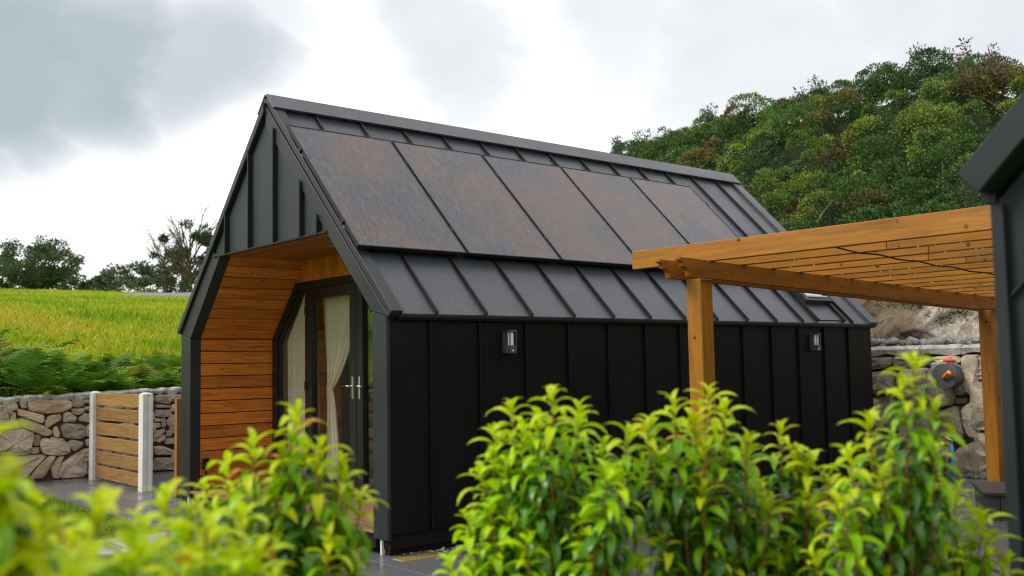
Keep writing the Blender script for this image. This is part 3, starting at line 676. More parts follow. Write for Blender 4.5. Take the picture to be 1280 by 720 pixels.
# ------------------------------------------------------------------ stone walls
def chaikin(p):
    o = []
    for i in range(len(p)):
        a, b = np.array(p[i]), np.array(p[(i + 1) % len(p)]); o += [a * .86 + b * .14, a * .14 + b * .86]
    return o
def stone(poly, frame, mat, parent, depth=.07, name='stone'):
    """one stone: outline (u, v) on the wall face, bulging out of it"""
    O, U, Nn = frame; poly = chaikin(poly); n = len(poly); c = np.mean(poly, 0); poly = [c + (p - c) * 1.05 for p in poly]; V = []; F = []
    size = math.sqrt(abs(sum(poly[i - 1][0] * poly[i][1] - poly[i][0] * poly[i - 1][1] for i in range(n))) / 2)
    d = depth * (.65 + .5 * random.random()) * min(1.5, .5 + size * 1.6); tu, tv = random.uniform(-.35, .35), random.uniform(-.3, .3)
    rings = [(1.0, -.10), (1.0, .30 * d), (.94, .85 * d), (.60, d)]
    for ri, (s, h) in enumerate(rings):
        for p in poly:
            q = c + (p - c) * s; j = (random.random() - .5) * (.05 if ri == 3 else .025) * min(1.6, size * 2.5) if ri > 1 else 0
            hh = h + (tu * (q[0] - c[0]) + tv * (q[1] - c[1])) * (ri > 0) * .35 + j
            V.append((q[0], q[1], hh))
    V.append((c[0], c[1], d * 1.03))
    for r in range(len(rings) - 1):
        for i in range(n): F.append((r * n + i, r * n + (i + 1) % n, (r + 1) * n + (i + 1) % n, (r + 1) * n + i))
    b = (len(rings) - 1) * n
    for i in range(n): F.append((b + i, b + (i + 1) % n, len(V) - 1))
    ctr = Vector(O) + Vector(U) * float(c[0]) + Vector((0, 0, float(c[1])))
    m = MB(); W3 = [Vector(U) * float(u - c[0]) + Vector((0, 0, float(v - c[1]))) + Vector(Nn) * float(h) for u, v, h in V]
    m.add(W3, F); return m.build(name, mat, parent, smooth=False, world=Matrix.Translation(ctr))
def px_to_uv(polys, off, s, frame):
    O, U, Nn = frame; r = []
    for p in polys:
        q = []
        for x, y in p:
            w = on_plane(off[0] + x / s, off[1] + y / s, O, Nn) - Vector(O); q.append((w.dot(Vector(U)), w.z))
        r.append(q)
    return r
def rubble(u0, u1, ztop, hmin, hmax, wmin, wmax, keep=lambda u, v: True):
    """irregular courses for the stretches of wall the photograph hides"""
    o = []; z = .0
    while z < ztop - .04:
        h = min(random.uniform(hmin, hmax) * (1.5 - .6 * z / ztop), ztop - z)
        if ztop - z - h < .07: h = ztop - z
        u = u0 + random.uniform(-.2, 0)
        while u < u1:
            w = random.uniform(wmin, wmax) * (1.5 - .7 * z / ztop)
            if keep(u + w / 2, z + h / 2):
                j = lambda k: random.uniform(-k, k)
                o.append([(u + .012, z + .012 + abs(j(.03))), (u + w * .5, z + .008 + abs(j(.02))), (u + w - .012, z + .012 + abs(j(.03))), (u + w - .01 + j(.02), z + h * .5), (u + w - .02 - abs(j(.04)), z + h - .012 - abs(j(.03))), (u + w * .5, z + h - .01), (u + .02 + abs(j(.04)), z + h - .012 - abs(j(.03))), (u + .01 + j(.02), z + h * .5)])
            u += w
        z += h
    return o
LT = [[(68, 75), (190, 62), (200, 100), (150, 108), (75, 98)], [(205, 60), (330, 55), (365, 100), (345, 112), (205, 105)], [(345, 60), (490, 52), (498, 75), (430, 112), (365, 95)], [(505, 60), (540, 55), (545, 85), (510, 92)],
      [(548, 60), (605, 55), (605, 88), (560, 92)], [(190, 112), (480, 112), (490, 165), (420, 195), (300, 205), (210, 185), (190, 150)], [(500, 100), (560, 95), (582, 110), (580, 150), (540, 165), (495, 155)],
      [(15, 110), (90, 108), (125, 150), (118, 180), (70, 185), (20, 160)], [(130, 125), (180, 120), (185, 165), (150, 170)], [(118, 170), (200, 190), (300, 215), (300, 260), (280, 270), (190, 240), (122, 215)],
      [(308, 260), (335, 220), (415, 202), (425, 245), (330, 302), (312, 300)], [(440, 200), (470, 188), (530, 230), (520, 260), (435, 266)], [(485, 172), (580, 168), (585, 195), (540, 215), (500, 205)],
      [(545, 235), (580, 205), (605, 205), (605, 262), (545, 255)], [(122, 245), (160, 235), (290, 285), (358, 325), (350, 350), (310, 360), (215, 325), (130, 285)], [(60, 190), (105, 195), (110, 240), (70, 245)],
      [(365, 310), (390, 290), (415, 340), (405, 370), (368, 360)], [(418, 300), (450, 272), (560, 280), (592, 300), (590, 360), (550, 380), (440, 372)], [(350, 365), (440, 380), (445, 395), (390, 398), (355, 385)],
      [(228, 370), (255, 348), (282, 360), (265, 430), (230, 425)], [(275, 400), (300, 375), (465, 395), (490, 470), (430, 495), (300, 485), (278, 440)], [(470, 400), (500, 385), (580, 405), (560, 435), (515, 465), (478, 440)],
      [(205, 440), (270, 435), (270, 480), (205, 485)], [(-60, 330), (150, 310), (235, 345), (215, 430), (190, 490), (0, 488), (-60, 480)], [(-60, 510), (100, 490), (330, 490), (250, 570), (180, 650), (30, 670), (-60, 660)],
      [(340, 495), (385, 500), (300, 650), (200, 655), (260, 570)], [(345, 580), (400, 505), (440, 500), (420, 560), (410, 655), (370, 650)], [(410, 560), (500, 500), (600, 440), (600, 650), (410, 655)],
      [(588, 300), (640, 290), (640, 360), (596, 365)], [(588, 385), (640, 372), (640, 430), (596, 428)], [(-40, 65), (62, 70), (68, 98), (-30, 102)], [(-50, 110), (8, 112), (12, 170), (-40, 175)], [(-50, 180), (52, 192), (60, 245), (-40, 250)], [(-50, 258), (110, 255), (125, 290), (60, 318), (-50, 322)]]
LT2 = [[(75, 75), (235, 70), (210, 100), (170, 140), (80, 125)], [(80, 140), (195, 148), (180, 165), (85, 165)], [(75, 180), (180, 175), (200, 215), (150, 230), (78, 225)], [(60, 235), (120, 240), (120, 260), (68, 262)],
       [(60, 270), (110, 270), (110, 300), (68, 305)], [(150, 250), (235, 230), (235, 310), (160, 290)], [(60, 330), (140, 308), (145, 325), (90, 375), (65, 370)], [(85, 390), (140, 345), (145, 380), (100, 410)],
       [(150, 325), (190, 325), (190, 360), (150, 365)], [(140, 395), (160, 372), (230, 375), (235, 410), (150, 418)], [(60, 435), (120, 428), (235, 470), (235, 490), (70, 490)], [(60, 510), (235, 510), (235, 600), (65, 590)], [(200, 150), (235, 145), (235, 215), (210, 205)], [(118, 235), (145, 236), (148, 300), (120, 300)]]
wz = lambda u: 1.165 + .03 * u
O1 = Vector((WL0[0], WL0[1], 0)); U1 = Vector((WLD[0], WLD[1], 0)); N1 = Vector((-WLN[0], -WLN[1], 0))
fr1 = (tuple(O1), tuple(U1), tuple(N1))
swall = empty('stone_wall', tuple(O1), 'rubble stone retaining wall with pale concrete coping below the field', 'stone wall')
def wallbox(u0, u1, d0, d1, z0, z1a, z1b, name, mat, par, O, U, Nn):
    v = []
    for u, zt in ((u0, z1a), (u1, z1b)):
        for d in (d0, d1):
            for z in (z0, zt): v.append(tuple(Vector(O) + Vector(U) * u + Vector(Nn) * d + Vector((0, 0, z))))
    return MB().add(v, [(0, 1, 3, 2), (4, 6, 7, 5), (0, 4, 5, 1), (2, 3, 7, 6), (1, 5, 7, 3), (0, 2, 6, 4)]).build(name, mat, par)
wallbox(-9, 9.6, -.32, -.02, -.2, wz(-9) * 0 + 1.05, 1.30, 'core', M['core'], swall, O1, U1, N1)
A1 = px_to_uv(LT, (0, 480), 5.54, fr1); A2 = px_to_uv(LT2, (180, 480), 5.54, fr1)
u_a = min(p[0] for q in A1 for p in q) + .25; u_b = max(p[0] for q in A1 for p in q); u_c = min(p[0] for q in A2 for p in q); u_d = max(p[0] for q in A2 for p in q)
for q in A1 + A2:
    q = [(p[0], min(max(p[1], .01), wz(p[0]) - .05)) for p in q]; stone(q, fr1, M['stone'], swall, .075)
for q in rubble(u_b, u_c, 1.12, .09, .17, .14, .34) + rubble(u_a - 4.5, u_a - .25, 1.08, .11, .22, .2, .5) + rubble(u_d, u_d + 1.2, 1.15, .09, .17, .14, .34):
    stone(q, fr1, M['stone'], swall, .07)
for k in range(22):                                                  # coping, cast in short uneven lengths
    u0 = -6.6 + .75 * k; n = 14; V = []; F = []
    for i in range(n):
        u = u0 + .747 * i / (n - 1); zt = wz(u) + random.uniform(-.012, .012); j = random.uniform(-.02, .02)
        for d, z in ((-.30, zt), (.05 + j, zt), (.065 + j, zt - .03), (.045 + j, zt - .075 + random.uniform(-.02, .012)), (-.30, zt - .08)): V.append(tuple(O1 + U1 * u + N1 * d + Vector((0, 0, z))))
        if i:
            a, b = (i - 1) * 5, i * 5
            for q in range(5): F.append((a + q, b + q, b + (q + 1) % 5, a + (q + 1) % 5))
    F.append((0, 1, 2, 3, 4)); F.append(tuple(range((n - 1) * 5, n * 5))[::-1])
    MB().add(V, F).build('coping', M['coping'], swall)
# rear retaining wall
RT_ = [[(1090, 447), (1117, 440), (1118, 455), (1108, 460), (1090, 462)], [(1120, 446), (1165, 444), (1166, 456), (1140, 462), (1121, 458)], [(1168, 448), (1174, 439), (1199, 439), (1206, 452), (1196, 456), (1174, 453)], [(1206, 441), (1228, 439), (1228, 488), (1214, 493), (1208, 465)],
       [(1194, 461), (1205, 458), (1213, 488), (1206, 494), (1197, 493)], [(1196, 498), (1211, 497), (1210, 504), (1198, 505)], [(1171, 515), (1200, 507), (1206, 525), (1209, 543), (1195, 552), (1171, 548)],
       [(1207, 510), (1228, 494), (1230, 548), (1216, 545), (1208, 525)], [(1188, 592), (1200, 560), (1226, 551), (1231, 590), (1222, 597), (1190, 597)], [(1168, 562), (1185, 557), (1196, 562), (1186, 592), (1168, 594)],
       [(1090, 466), (1120, 463), (1125, 490), (1090, 492)], [(1126, 463), (1164, 460), (1168, 478), (1160, 502), (1128, 505)], [(1166, 460), (1192, 460), (1195, 505), (1168, 511), (1164, 500)], [(1090, 497), (1123, 495), (1126, 538), (1090, 540)],
       [(1128, 510), (1167, 510), (1168, 552), (1130, 555)], [(1090, 545), (1126, 543), (1128, 592), (1090, 592)], [(1132, 558), (1164, 557), (1164, 592), (1132, 592)]]
fr2 = ((RX, 0, 0), (0, -1, 0), (-1, 0, 0))
rwall = empty('retaining_wall', (RX, -.5, 0), 'boulder retaining wall with rough concrete band behind the pergola', 'stone wall')
wallbox(-7.7, 9, -.4, -.02, -.2, 1.5, 1.5, 'core', M['core'], rwall, *[Vector(q) for q in fr2])
A3 = px_to_uv(RT_, (0, 0), 1, fr2)
for q in A3:
    q = [(p[0], min(max(p[1], .01), 1.50)) for p in q]; stone(q, fr2, M['boulder'], rwall, .14, 'boulder')
u3 = max(p[0] for q in A3 for p in q); u4 = min(p[0] for q in A3 for p in q)
for q in rubble(u3 - .02, u3 + 3.2, 1.5, .3, .5, .35, .7) + rubble(u4 - 1.5, u4 - .02, 1.5, .3, .5, .35, .7): stone(q, fr2, M['boulder'], rwall, .14, 'boulder')
for k in range(16):
    u0 = -2.2 + .55 * k; n = 9; V = []; F = []
    for i in range(n):
        u = u0 + .548 * i / (n - 1); j = .02 * math.sin(u * 7) + random.uniform(-.008, .008)
        for d, z in ((-.45, 1.645), (.05 + j, 1.645 + random.uniform(-.01, .01)), (.09 + j, 1.60), (.07 + j, 1.525 + .02 * math.sin(u * 11) + random.uniform(-.012, .012)), (-.45, 1.5)): V.append((RX - d, -u, z))
        if i:
            a, b = (i - 1) * 5, i * 5
            for q in range(5): F.append((a + q, b + q, b + (q + 1) % 5, a + (q + 1) % 5))
    F.append((0, 1, 2, 3, 4)); F.append(tuple(range((n - 1) * 5, n * 5))[::-1])
    MB().add(V, F).build('coping', M['coping'], rwall)
# cut rock face above the ledge
g = np.meshgrid(np.linspace(-7, 4.5, 420), np.linspace(0, 1, 90), indexing='ij'); yy, tt = g
def fbm(a, b, s, o=5, seed=0):
    r = np.zeros_like(a); amp = 1
    for k in range(o): r += amp * np.sin(a * s + 1.7 * k + seed + 1.3 * np.sin(b * s * .8 + k)) * np.cos(b * s * 1.1 + 2.3 * k + seed * .7 + np.sin(a * s * .6)); s *= 2.03; amp *= .52
    return r
zz = 1.52 + 1.9 * tt; xx = RX + .62 + .85 * tt + .12 * fbm(yy, zz, 1.6, 8, 2.1) + .05 * np.abs(fbm(yy * 1.3, zz * .8, 9, 5, 4.2)) + .18 * np.abs(fbm(yy * .9 + zz * .5, zz, 1.1, 4, .3))
k = np.arange(yy.size).reshape(yy.shape); F = np.stack([k[:-1, :-1], k[1:, :-1], k[1:, 1:], k[:-1, 1:]], -1).reshape(-1, 4)
pale = 1 - sstep(.1, .5, yy - .25 * (zz - 1.6) + .10 * fbm(yy, zz, 5, 3, 1))
me = fastmesh('rock_face', np.stack([xx, yy, zz], -1).reshape(-1, 3), F, np.repeat(pale.ravel()[:, None], 3, 1), False); tag(ob('rock_face', me, M['rockface']), kind='structure')
# loose stones on the ledge, white chippings by the cabin, dark gravel at the wall foot
def pebbles(n, fpos, r0, r1, seed):
    g = np.random.default_rng(seed); ico = [(0, 0, 1)] + [(math.cos(a) * .9, math.sin(a) * .9, .45) for a in np.arange(5) * 2 * math.pi / 5] + [(math.cos(a + .6) * .9, math.sin(a + .6) * .9, -.45) for a in np.arange(5) * 2 * math.pi / 5] + [(0, 0, -1)]
    ico = np.array(ico); fc = [(0, 1 + i, 1 + (i + 1) % 5) for i in range(5)] + [(1 + i, 6 + i, 1 + (i + 1) % 5) for i in range(5)] + [(6 + i, 6 + (i + 1) % 5, 1 + (i + 1) % 5) for i in range(5)] + [(11, 6 + (i + 1) % 5, 6 + i) for i in range(5)]
    V = []; F = []
    for q in range(n):
        r = g.uniform(r0, r1) * np.array([g.uniform(.7, 1.3), g.uniform(.7, 1.3), g.uniform(.5, .9)]); a = g.uniform(0, 6.28); c, s = math.cos(a), math.sin(a)
        v = ico * r * (1 + g.uniform(-.25, .25, (12, 1))); v = v @ np.array([[c, s, 0], [-s, c, 0], [0, 0, 1]]); p = np.array(fpos(g)); V.append(v + p + [0, 0, r[2] * .4]); F.append(np.array(fc) + 12 * q)
    return np.concatenate(V), np.concatenate(F)
gm = rock('white_chippings', [(.30, .29, .28), (.5, .49, .48), (.68, .67, .66)], 30, .05, .7, 0, .3)
v, f = pebbles(2600, lambda g: ((lambda x: (x, g.uniform(-.155 if x > .42 else .02, .11), -.03 + g.uniform(0, .022)))(g.uniform(.06, 6.8))), .008, .017, 3)
tag(ob('gravel', fastmesh('gravel', v, f), gm), 'white stone chippings along the foot of the black wall', 'gravel', kind='stuff')
gd = rock('dark_gravel', [(.07, .07, .07), (.16, .155, .15), (.30, .29, .28)], 20, .05, .8, 0, .3)
v, f = pebbles(2600, lambda g: (RX - g.uniform(.0, .42) ** 1.0, g.uniform(-3.6, 1.2), g.uniform(-.01, .02)), .012, .03, 4)
tag(ob('gravel', fastmesh('gravel', v, f), gd), 'dark gravel strip at the foot of the boulder wall', 'gravel', kind='stuff')
gl = rock('ledge_rubble', [(.11, .10, .095), (.27, .255, .24), (.42, .40, .375)], 9, .1, .85, 0, .6)
v, f = pebbles(900, lambda g: (RX + .08 + g.uniform(0, .62), g.uniform(-4, 2.5), 1.64 + g.uniform(0, .05)), .022, .085, 5)
tag(ob('rubble', fastmesh('rubble', v, f), gl), 'loose grey rubble lying on the wall ledge below the rock face', 'rubble', kind='stuff')
oc = simple('ochre_stone', (.30, .20, .045), .25)
tag(MB().box((.0, -.16, -.03), (.42, -.02, .006)).build('edging_slab', oc, None, .004), 'wet ochre slab at the black cabin corner', 'paving slab')

# ------------------------------------------------------------------ slatted screen and its posts
sc = empty('slat_screen', (.24, 6.9, 0), 'brown timber screen of six horizontal slats between concrete posts', 'fence')
for z0, z1 in ((1.03, 1.195), (.83, .995), (.632, .797), (.434, .599), (.236, .401), (.038, .203)):
    bar('slat', (.245, 7.80, (z0 + z1) / 2), (.245, 6.02, (z0 + z1) / 2), .03, z1 - z0, M['fence'], sc)
for y in (7.76, 6.07): bar('batten', (.283, y, .02), (.283, y, 1.18), .05, .04, M['fence'], sc, up=(0, 1, 0))
def cpost(y0, y1, x0, x1, label):
    e = empty('concrete_post', ((x0 + x1) / 2, (y0 + y1) / 2, 0), label, 'post', 'concrete posts holding the slatted screen')
    m = MB().prism([(x0, y0), (x0 + .05, y0), (x0 + .07, y0 + .012), (x1 - .05, y0 + .012), (x1 - .03, y0), (x1, y0), (x1, y1), (x0, y1)], lambda a, b, d: (a, b, d), -.02, 1.2)
    m.build('shaft', M['concrete'], e, .006)
    MB().prism([(x0, y0), (x1, y0), ((x0 + x1) / 2 + .02, 1), ((x0 + x1) / 2 - .02, 1)], lambda a, b, d: (a, (y0 + d * (y1 - y0)) if b != 1 else y0 + .03 + d * (y1 - y0 - .06), 1.2 if b != 1 else 1.222), 0, 1).build('cap', M['concrete'], e)
cpost(7.80, 7.95, .19, .30, 'slender pale concrete post at the wall end of the slatted screen')
cpost(5.87, 6.02, .185, .315, 'pale grooved concrete post at the cabin end of the slatted screen')
tp = bar('timber_post', (.30, 5.02, 0), (.30, 5.02, 1.16), .07, .07, M['fence'], None, up=(0, 1, 0), bevel=.005); tag(tp, 'square brown timber post beside the black cabin frame', 'post')

# ------------------------------------------------------------------ boxes, hose reel and pipe on the right
def plank_box(name, loc, rz, sx, sy, h, label):
    e = empty(name, loc, label, 'planter box', 'dark boarded boxes at the pergola foot'); R = Matrix.Translation(loc) @ Matrix.Rotation(rz, 4, 'Z')
    ob('carcass', MB().box((.02, .02, .0), (sx - .02, sy - .02, h - .04)).mesh(), M['black'], e, R)
    n = int(round(sx / .11))
    for i in range(n):
        for y in (.01, sy - .01): piece('board', (h - .03, sx / n - .006, .02), M['darkwood'], e, R @ Matrix.Translation((sx * (i + .5) / n, y, (h - .03) / 2)) @ Matrix(((0, 1, 0, 0), (0, 0, 1, 0), (1, 0, 0, 0), (0, 0, 0, 1))), .003)
    n = int(round(sy / .11))
    for i in range(n):
        for x in (.01, sx - .01): piece('board', (h - .03, sy / n - .006, .02), M['darkwood'], e, R @ Matrix.Translation((x, sy * (i + .5) / n, (h - .03) / 2)) @ Matrix(((0, 0, 1, 0), (0, 1, 0, 0), (1, 0, 0, 0), (0, 0, 0, 1))), .003)
    m = max(2, int(sy / .14))
    for i in range(m): piece('top_board', (sx + .06, (sy + .06) / m - .005, .028), M['darkwood'], e, R @ Matrix.Translation((sx / 2, -.03 + (sy + .06) * (i + .5) / m, h - .012)), .004)
a0 = math.atan2(-2.372 + 1.909, 4.883 - 5.614)
plank_box('plank_box', (4.90, -2.36, 0), math.radians(-58), .8, .85, .25, 'low dark boarded box in front of the far pergola post')
plank_box('plank_box', (5.75, -2.72, 0), math.radians(-58), .7, .6, .52, 'taller dark boarded box behind the low box')
hp = on_plane(1186, 470, (RX - .2, 0, 0), (1, 0, 0))
reel = empty('hose_reel', (RX - .1, hp.y, hp.z - .17), 'round grey hose reel with orange handle on the boulder wall', 'hose reel')
def disc(x0, x1, r, name, mat, seg=28, rz=None, c=None):
    c = c or hp; return MB().tube([(x0, c.y, c.z), (x1, c.y, c.z)], r, seg).build(name, mat, reel, .006)
disc(RX - .30, RX - .10, .155, 'drum', M['reel']); disc(RX - .325, RX - .30, .165, 'side_cover', M['reel']); disc(RX - .11, RX - .05, .165, 'rear_cover', M['reel2'])
MB().box((RX - .30, hp.y - .02, hp.z + .06), (RX - .06, hp.y + .19, hp.z + .175)).build('hood', M['reel2'], reel, .03, 3)
MB().tube([(RX - .33, hp.y - .0, hp.z - .02), (RX - .37, hp.y - .02, hp.z - .01), (RX - .38, hp.y - .07, hp.z + .03), (RX - .40, hp.y - .10, hp.z + .05), (RX - .42, hp.y - .13, hp.z + .035), (RX - .42, hp.y - .14, hp.z - .0)], [.022, .022, .024, .026, .026, .02], 10).build('crank_handle', M['orange'], reel, smooth=True)
MB().box((RX - .06, hp.y - .06, hp.z - .15), (RX + .0, hp.y + .06, hp.z + .12)).build('wall_bracket', M['reel'], reel, .01)
hn = empty('hose_nozzle', (RX - .2, hp.y - .05, hp.z + .18), 'orange and red spray nozzle lying on the hose reel', 'nozzle')
MB().tube([(RX - .24, hp.y + .13, hp.z + .185), (RX - .24, hp.y + .03, hp.z + .19)], [.012, .016], 8).build('barrel', M['yellow'], hn)
MB().tube([(RX - .24, hp.y + .035, hp.z + .19), (RX - .24, hp.y - .05, hp.z + .20), (RX - .24, hp.y - .11, hp.z + .185)], [.024, .028, .018], 10).build('grip', M['red'], hn, smooth=True)
bp = on_plane(1192, 599, (0, 0, 0), (0, 0, 1)); bx_ = bp.x; by_ = bp.y
pipe = empty('standpipe', (bx_, by_, 0), 'upright blue water pipe standing before the boulder wall', 'pipe')
MB().tube([(bx_, by_, -.01), (bx_, by_, .42)], .018, 10).build('pipe', M['blue'], pipe, smooth=True)
MB().tube([(bx_, by_, .42), (bx_, by_, .47), (bx_ - .04, by_ + .03, .49)], .014, 8).build('tap', M['steel'], pipe, smooth=True)
MB().box((bx_ - .05, by_ + .02, .49), (bx_ - .0, by_ + .06, .53)).build('tap_handle', M['yellow'], pipe, .006)

# ------------------------------------------------------------------ vegetation helpers
def rot_from_z(d, g):
    """n random frames whose z axis follows d"""
    d = d / np.linalg.norm(d, axis=1, keepdims=True); r = g.normal(size=d.shape); x = np.cross(d, r); x /= np.linalg.norm(x, axis=1, keepdims=True); return x, np.cross(d, x), d
def leaf_cloud(P, D, ln, wd, g, bend=.25):
    """diamond leaves at P pointing along D"""
    n = len(P); x, y, d = rot_from_z(D, g); ln = ln[:, None]; wd = wd[:, None]
    V = np.stack([P, P + d * ln * .5 + x * wd * .5, P + d * ln + y * ln * bend, P + d * ln * .5 - x * wd * .5], 1)
    return V.reshape(-1, 3), np.arange(4 * n).reshape(-1, 4)
# gorse thicket on the bank
g = np.random.default_rng(5)
def gorse():
    Vs = []; Fs = []; Cs = []; nb = 0; cl = []
    for _ in range(40000):
        x, y = g.uniform(RX + 1.5, RX + 8.8), g.uniform(-5, 13.5)
        r = g.uniform(.24, .60)
        if all((x - a) ** 2 + (y - b) ** 2 > (.46 * (r + c)) ** 2 for a, b, c, _ in cl[-2500:]): cl.append((x, y, r, 0))
    print('gorse clumps', len(cl))
    pal = np.array([(.040, .102, .026), (.066, .155, .028), (.115, .215, .028), (.19, .26, .030), (.155, .15, .034), (.17, .10, .038)])
    for (x, y, r, _) in cl:
        z = float(terrain(x, y)); h = g.uniform(.02, .30) + (.15 if g.random() < .12 else 0)
        big = np.sin(x * .9 + y * .5) + np.cos(y * .8 - x * .4); w = np.array([3, 4, 3.2, 2.0, .7, .2]) * (1 + .6 * np.array([-big, -big, big, big, .5 * big, big])).clip(.1); base = pal[g.choice(6, p=w / w.sum())] * g.uniform(.8, 1.25)
        e_ = .15; gx_ = (float(terrain(x + e_, y)) - z) / e_; gy_ = (float(terrain(x, y + e_)) - z) / e_; nn_ = np.array([-gx_, -gy_, 1.]); nn_ /= np.linalg.norm(nn_); c = np.array([x, y, z]) + nn_ * h; n = int(700 * (r / .4) ** 1.9)
        # sub-lobes make the cauliflower outline
        k = max(4, int(9 * r / .4)); ld = g.normal(size=(k, 3)); ld = np.where((ld @ nn_)[:, None] < -.1, -ld, ld); ld[:, 2] += .15; ld /= np.linalg.norm(ld, axis=1, keepdims=True); lc = c + ld * r * .66
        wh = g.integers(0, k, n); dv = g.normal(size=(n, 3)) * .8 + ld[wh] * .9 + [0, 0, .45]; dv /= np.linalg.norm(dv, axis=1, keepdims=True)
        P = lc[wh] + dv * (r * .46) * g.uniform(.72, 1.06, (n, 1)); D = dv + g.normal(size=(n, 3)) * .35 + [0, 0, .25]
        V, F = leaf_cloud(P, D, g.uniform(.035, .075, n), g.uniform(.020, .034, n), g)
        lobe = g.uniform(.75, 1.3, k)[wh]; col = base * (lobe * g.uniform(.8, 1.2, n))[:, None]; col[g.random(n) < .05] = (.13, .09, .045)
        Vs.append(V); Fs.append(F + nb); nb += len(V); Cs.append(np.repeat(col, 4, 0))
    return np.concatenate(Vs), np.concatenate(Fs), np.concatenate(Cs)
V, F, Cc = gorse(); print('gorse quads', len(F))
tag(ob('gorse_thicket', fastmesh('gorse_thicket', V, F, Cc), M['gorse']), 'dense dark green gorse covering the bank behind the cabin', 'bushes', kind='stuff')
# dry twisted stems showing in the gorse
def branch(p, d, ln, r, g, segs=7, wob=.35):
    pts = [np.array(p, float)]; d = np.array(d, float)
    for i in range(segs): d = d + g.normal(size=3) * wob * .4; d /= np.linalg.norm(d); pts.append(pts[-1] + d * ln / segs)
    return pts, [r * (1 - .75 * i / segs) for i in range(segs + 1)]
m = MB()
for _ in range(34):
    x, y = g.uniform(RX + 2, RX + 8), g.uniform(-5, 9); z = float(terrain(x, y)); pts, rr = branch((x, y, z + .25), (g.normal() * .9 - .6, g.normal() * .9 - .3, .6), g.uniform(.5, 1.0), g.uniform(.007, .013), g); m.tube(pts, rr, 5, False)
tag(m.build('gorse_stems', M['twig'], None), 'pale dry twisted stems showing among the gorse', 'twigs', kind='stuff')

def leafy(name, parent, P, D, l0, l1, w0, w1, base, mat, g, var=.25):
    n = len(P); V, F = leaf_cloud(P, D, g.uniform(l0, l1, n), g.uniform(w0, w1, n), g, .15)
    col = np.array(base) * g.uniform(1 - var, 1 + var, (n, 1)) * np.where(g.random((n, 1)) < .5, 1, g.uniform(.8, 1.25, (n, 3)))
    return ob(name, fastmesh(name, V, F, np.repeat(col, 4, 0)), mat, parent)
def tree(loc, h, rx, label, cat='tree', name='tree', base=(.05, .075, .028), nclump=40, per=160, trunk=.35, leaf=(.12, .24), bare=0, group=None, seed=1, squash=1.0, crown0=.28):
    g = np.random.default_rng(seed); loc = np.array(loc, float); e = empty(name, loc, label, cat, group); m = MB(); tips = []
    nl = 9
    pts, rr = branch(loc - [0, 0, .3], (0, 0, 1), h * .62 + .3, trunk * .5, g, 8, .12); m.tube(pts, rr, 8)
    for i in range(nl):
        s = g.uniform(.25, 1); p = pts[min(8, max(1, int(s * 8)))]; a = i * 2.4 + g.uniform(-.3, .3); el = g.uniform(.25, 1.0)
        q, r2 = branch(p, (math.cos(a) * math.cos(el), math.sin(a) * math.cos(el), math.sin(el)), g.uniform(.6, 1) * rx, trunk * .2, g, 6, .3); m.tube(q, r2, 6, False); tips.append(q)
        for j in range(3):
            k = g.integers(2, 6); q2, r3 = branch(q[k], q[k] - q[k - 1] + g.normal(size=3) * .5 * np.linalg.norm(q[k] - q[k - 1]), rx * g.uniform(.3, .55), trunk * .09, g, 5, .4); m.tube(q2, r3, 5, False); tips.append(q2)
    for i in range(bare):
        a = g.uniform(0, 6.28); p = pts[g.integers(3, 9)]; q, r2 = branch(p, (math.cos(a) * .7, math.sin(a) * .7, 1.0), h * g.uniform(.35, .7), trunk * .17, g, 8, .22); m.tube(q, r2, 5, False)
        for j in range(4):
            k = g.integers(2, 8); q2, r3 = branch(q[k], (q[k] - q[k - 1]) / np.linalg.norm(q[k] - q[k - 1]) + g.normal(size=3) * .5, h * g.uniform(.12, .28), trunk * .085, g, 5, .3); m.tube(q2, r3, 4, False)
    m.build('trunk', M['bark'], e)
    P = []; D = []
    zc = loc[2] + h * (crown0 + (1 - crown0) / 2); hz = h * (1 - crown0) / 2
    for i in range(nclump):
        d = g.normal(size=3); d /= np.linalg.norm(d); s = g.uniform(.45, 1) ** .6; c = np.array([loc[0], loc[1], zc]) + d * [rx * s * squash, rx * s * squash, hz * s * .95]
        if d[2] < -.3: c[:2] = loc[:2] + (c[:2] - loc[:2]) * .8
        r = g.uniform(.10, .22) * rx; n = int(per * g.uniform(.6, 1.3)); q = g.normal(size=(n, 3)); q /= np.linalg.norm(q, axis=1, keepdims=True); P.append(c + q * r * g.uniform(.3, 1.1, (n, 1)) * [1, 1, .75]); D.append(q + g.normal(size=(n, 3)) * .6 + [0, 0, .1])
    leafy('crown', e, np.concatenate(P), np.concatenate(D), leaf[0], leaf[1], leaf[0] * .5, leaf[1] * .55, base, M['treeleaf'], g)
    return e
def gnd(px, d):
    p = at_depth(px, 366, d); return (p.x, p.y, float(terrain(p.x, p.y)) - .05)
tree(gnd(44, 66), 3.8, 2.8, 'broad round tree with airy crown on the field crest', seed=3, nclump=110, per=130, base=(.060, .115, .032), crown0=.10)
tree(gnd(2, 70), 3.4, 1.9, 'dark tree cut by the left picture edge', seed=4, nclump=26, base=(.05, .09, .034), crown0=.1)
tree(gnd(238, 60), 4.6, 1.9, 'ivy clad tree with bare upright twigs rising behind the cabin corner', seed=5, nclump=28, per=150, base=(.042, .076, .028), bare=34, crown0=.02, trunk=.3)
tree(gnd(206, 62), 3.9, 1.0, 'half bare thin tree left of the ivy clad tree', seed=6, nclump=9, per=90, base=(.045, .075, .03), bare=26, crown0=.05, trunk=.2)
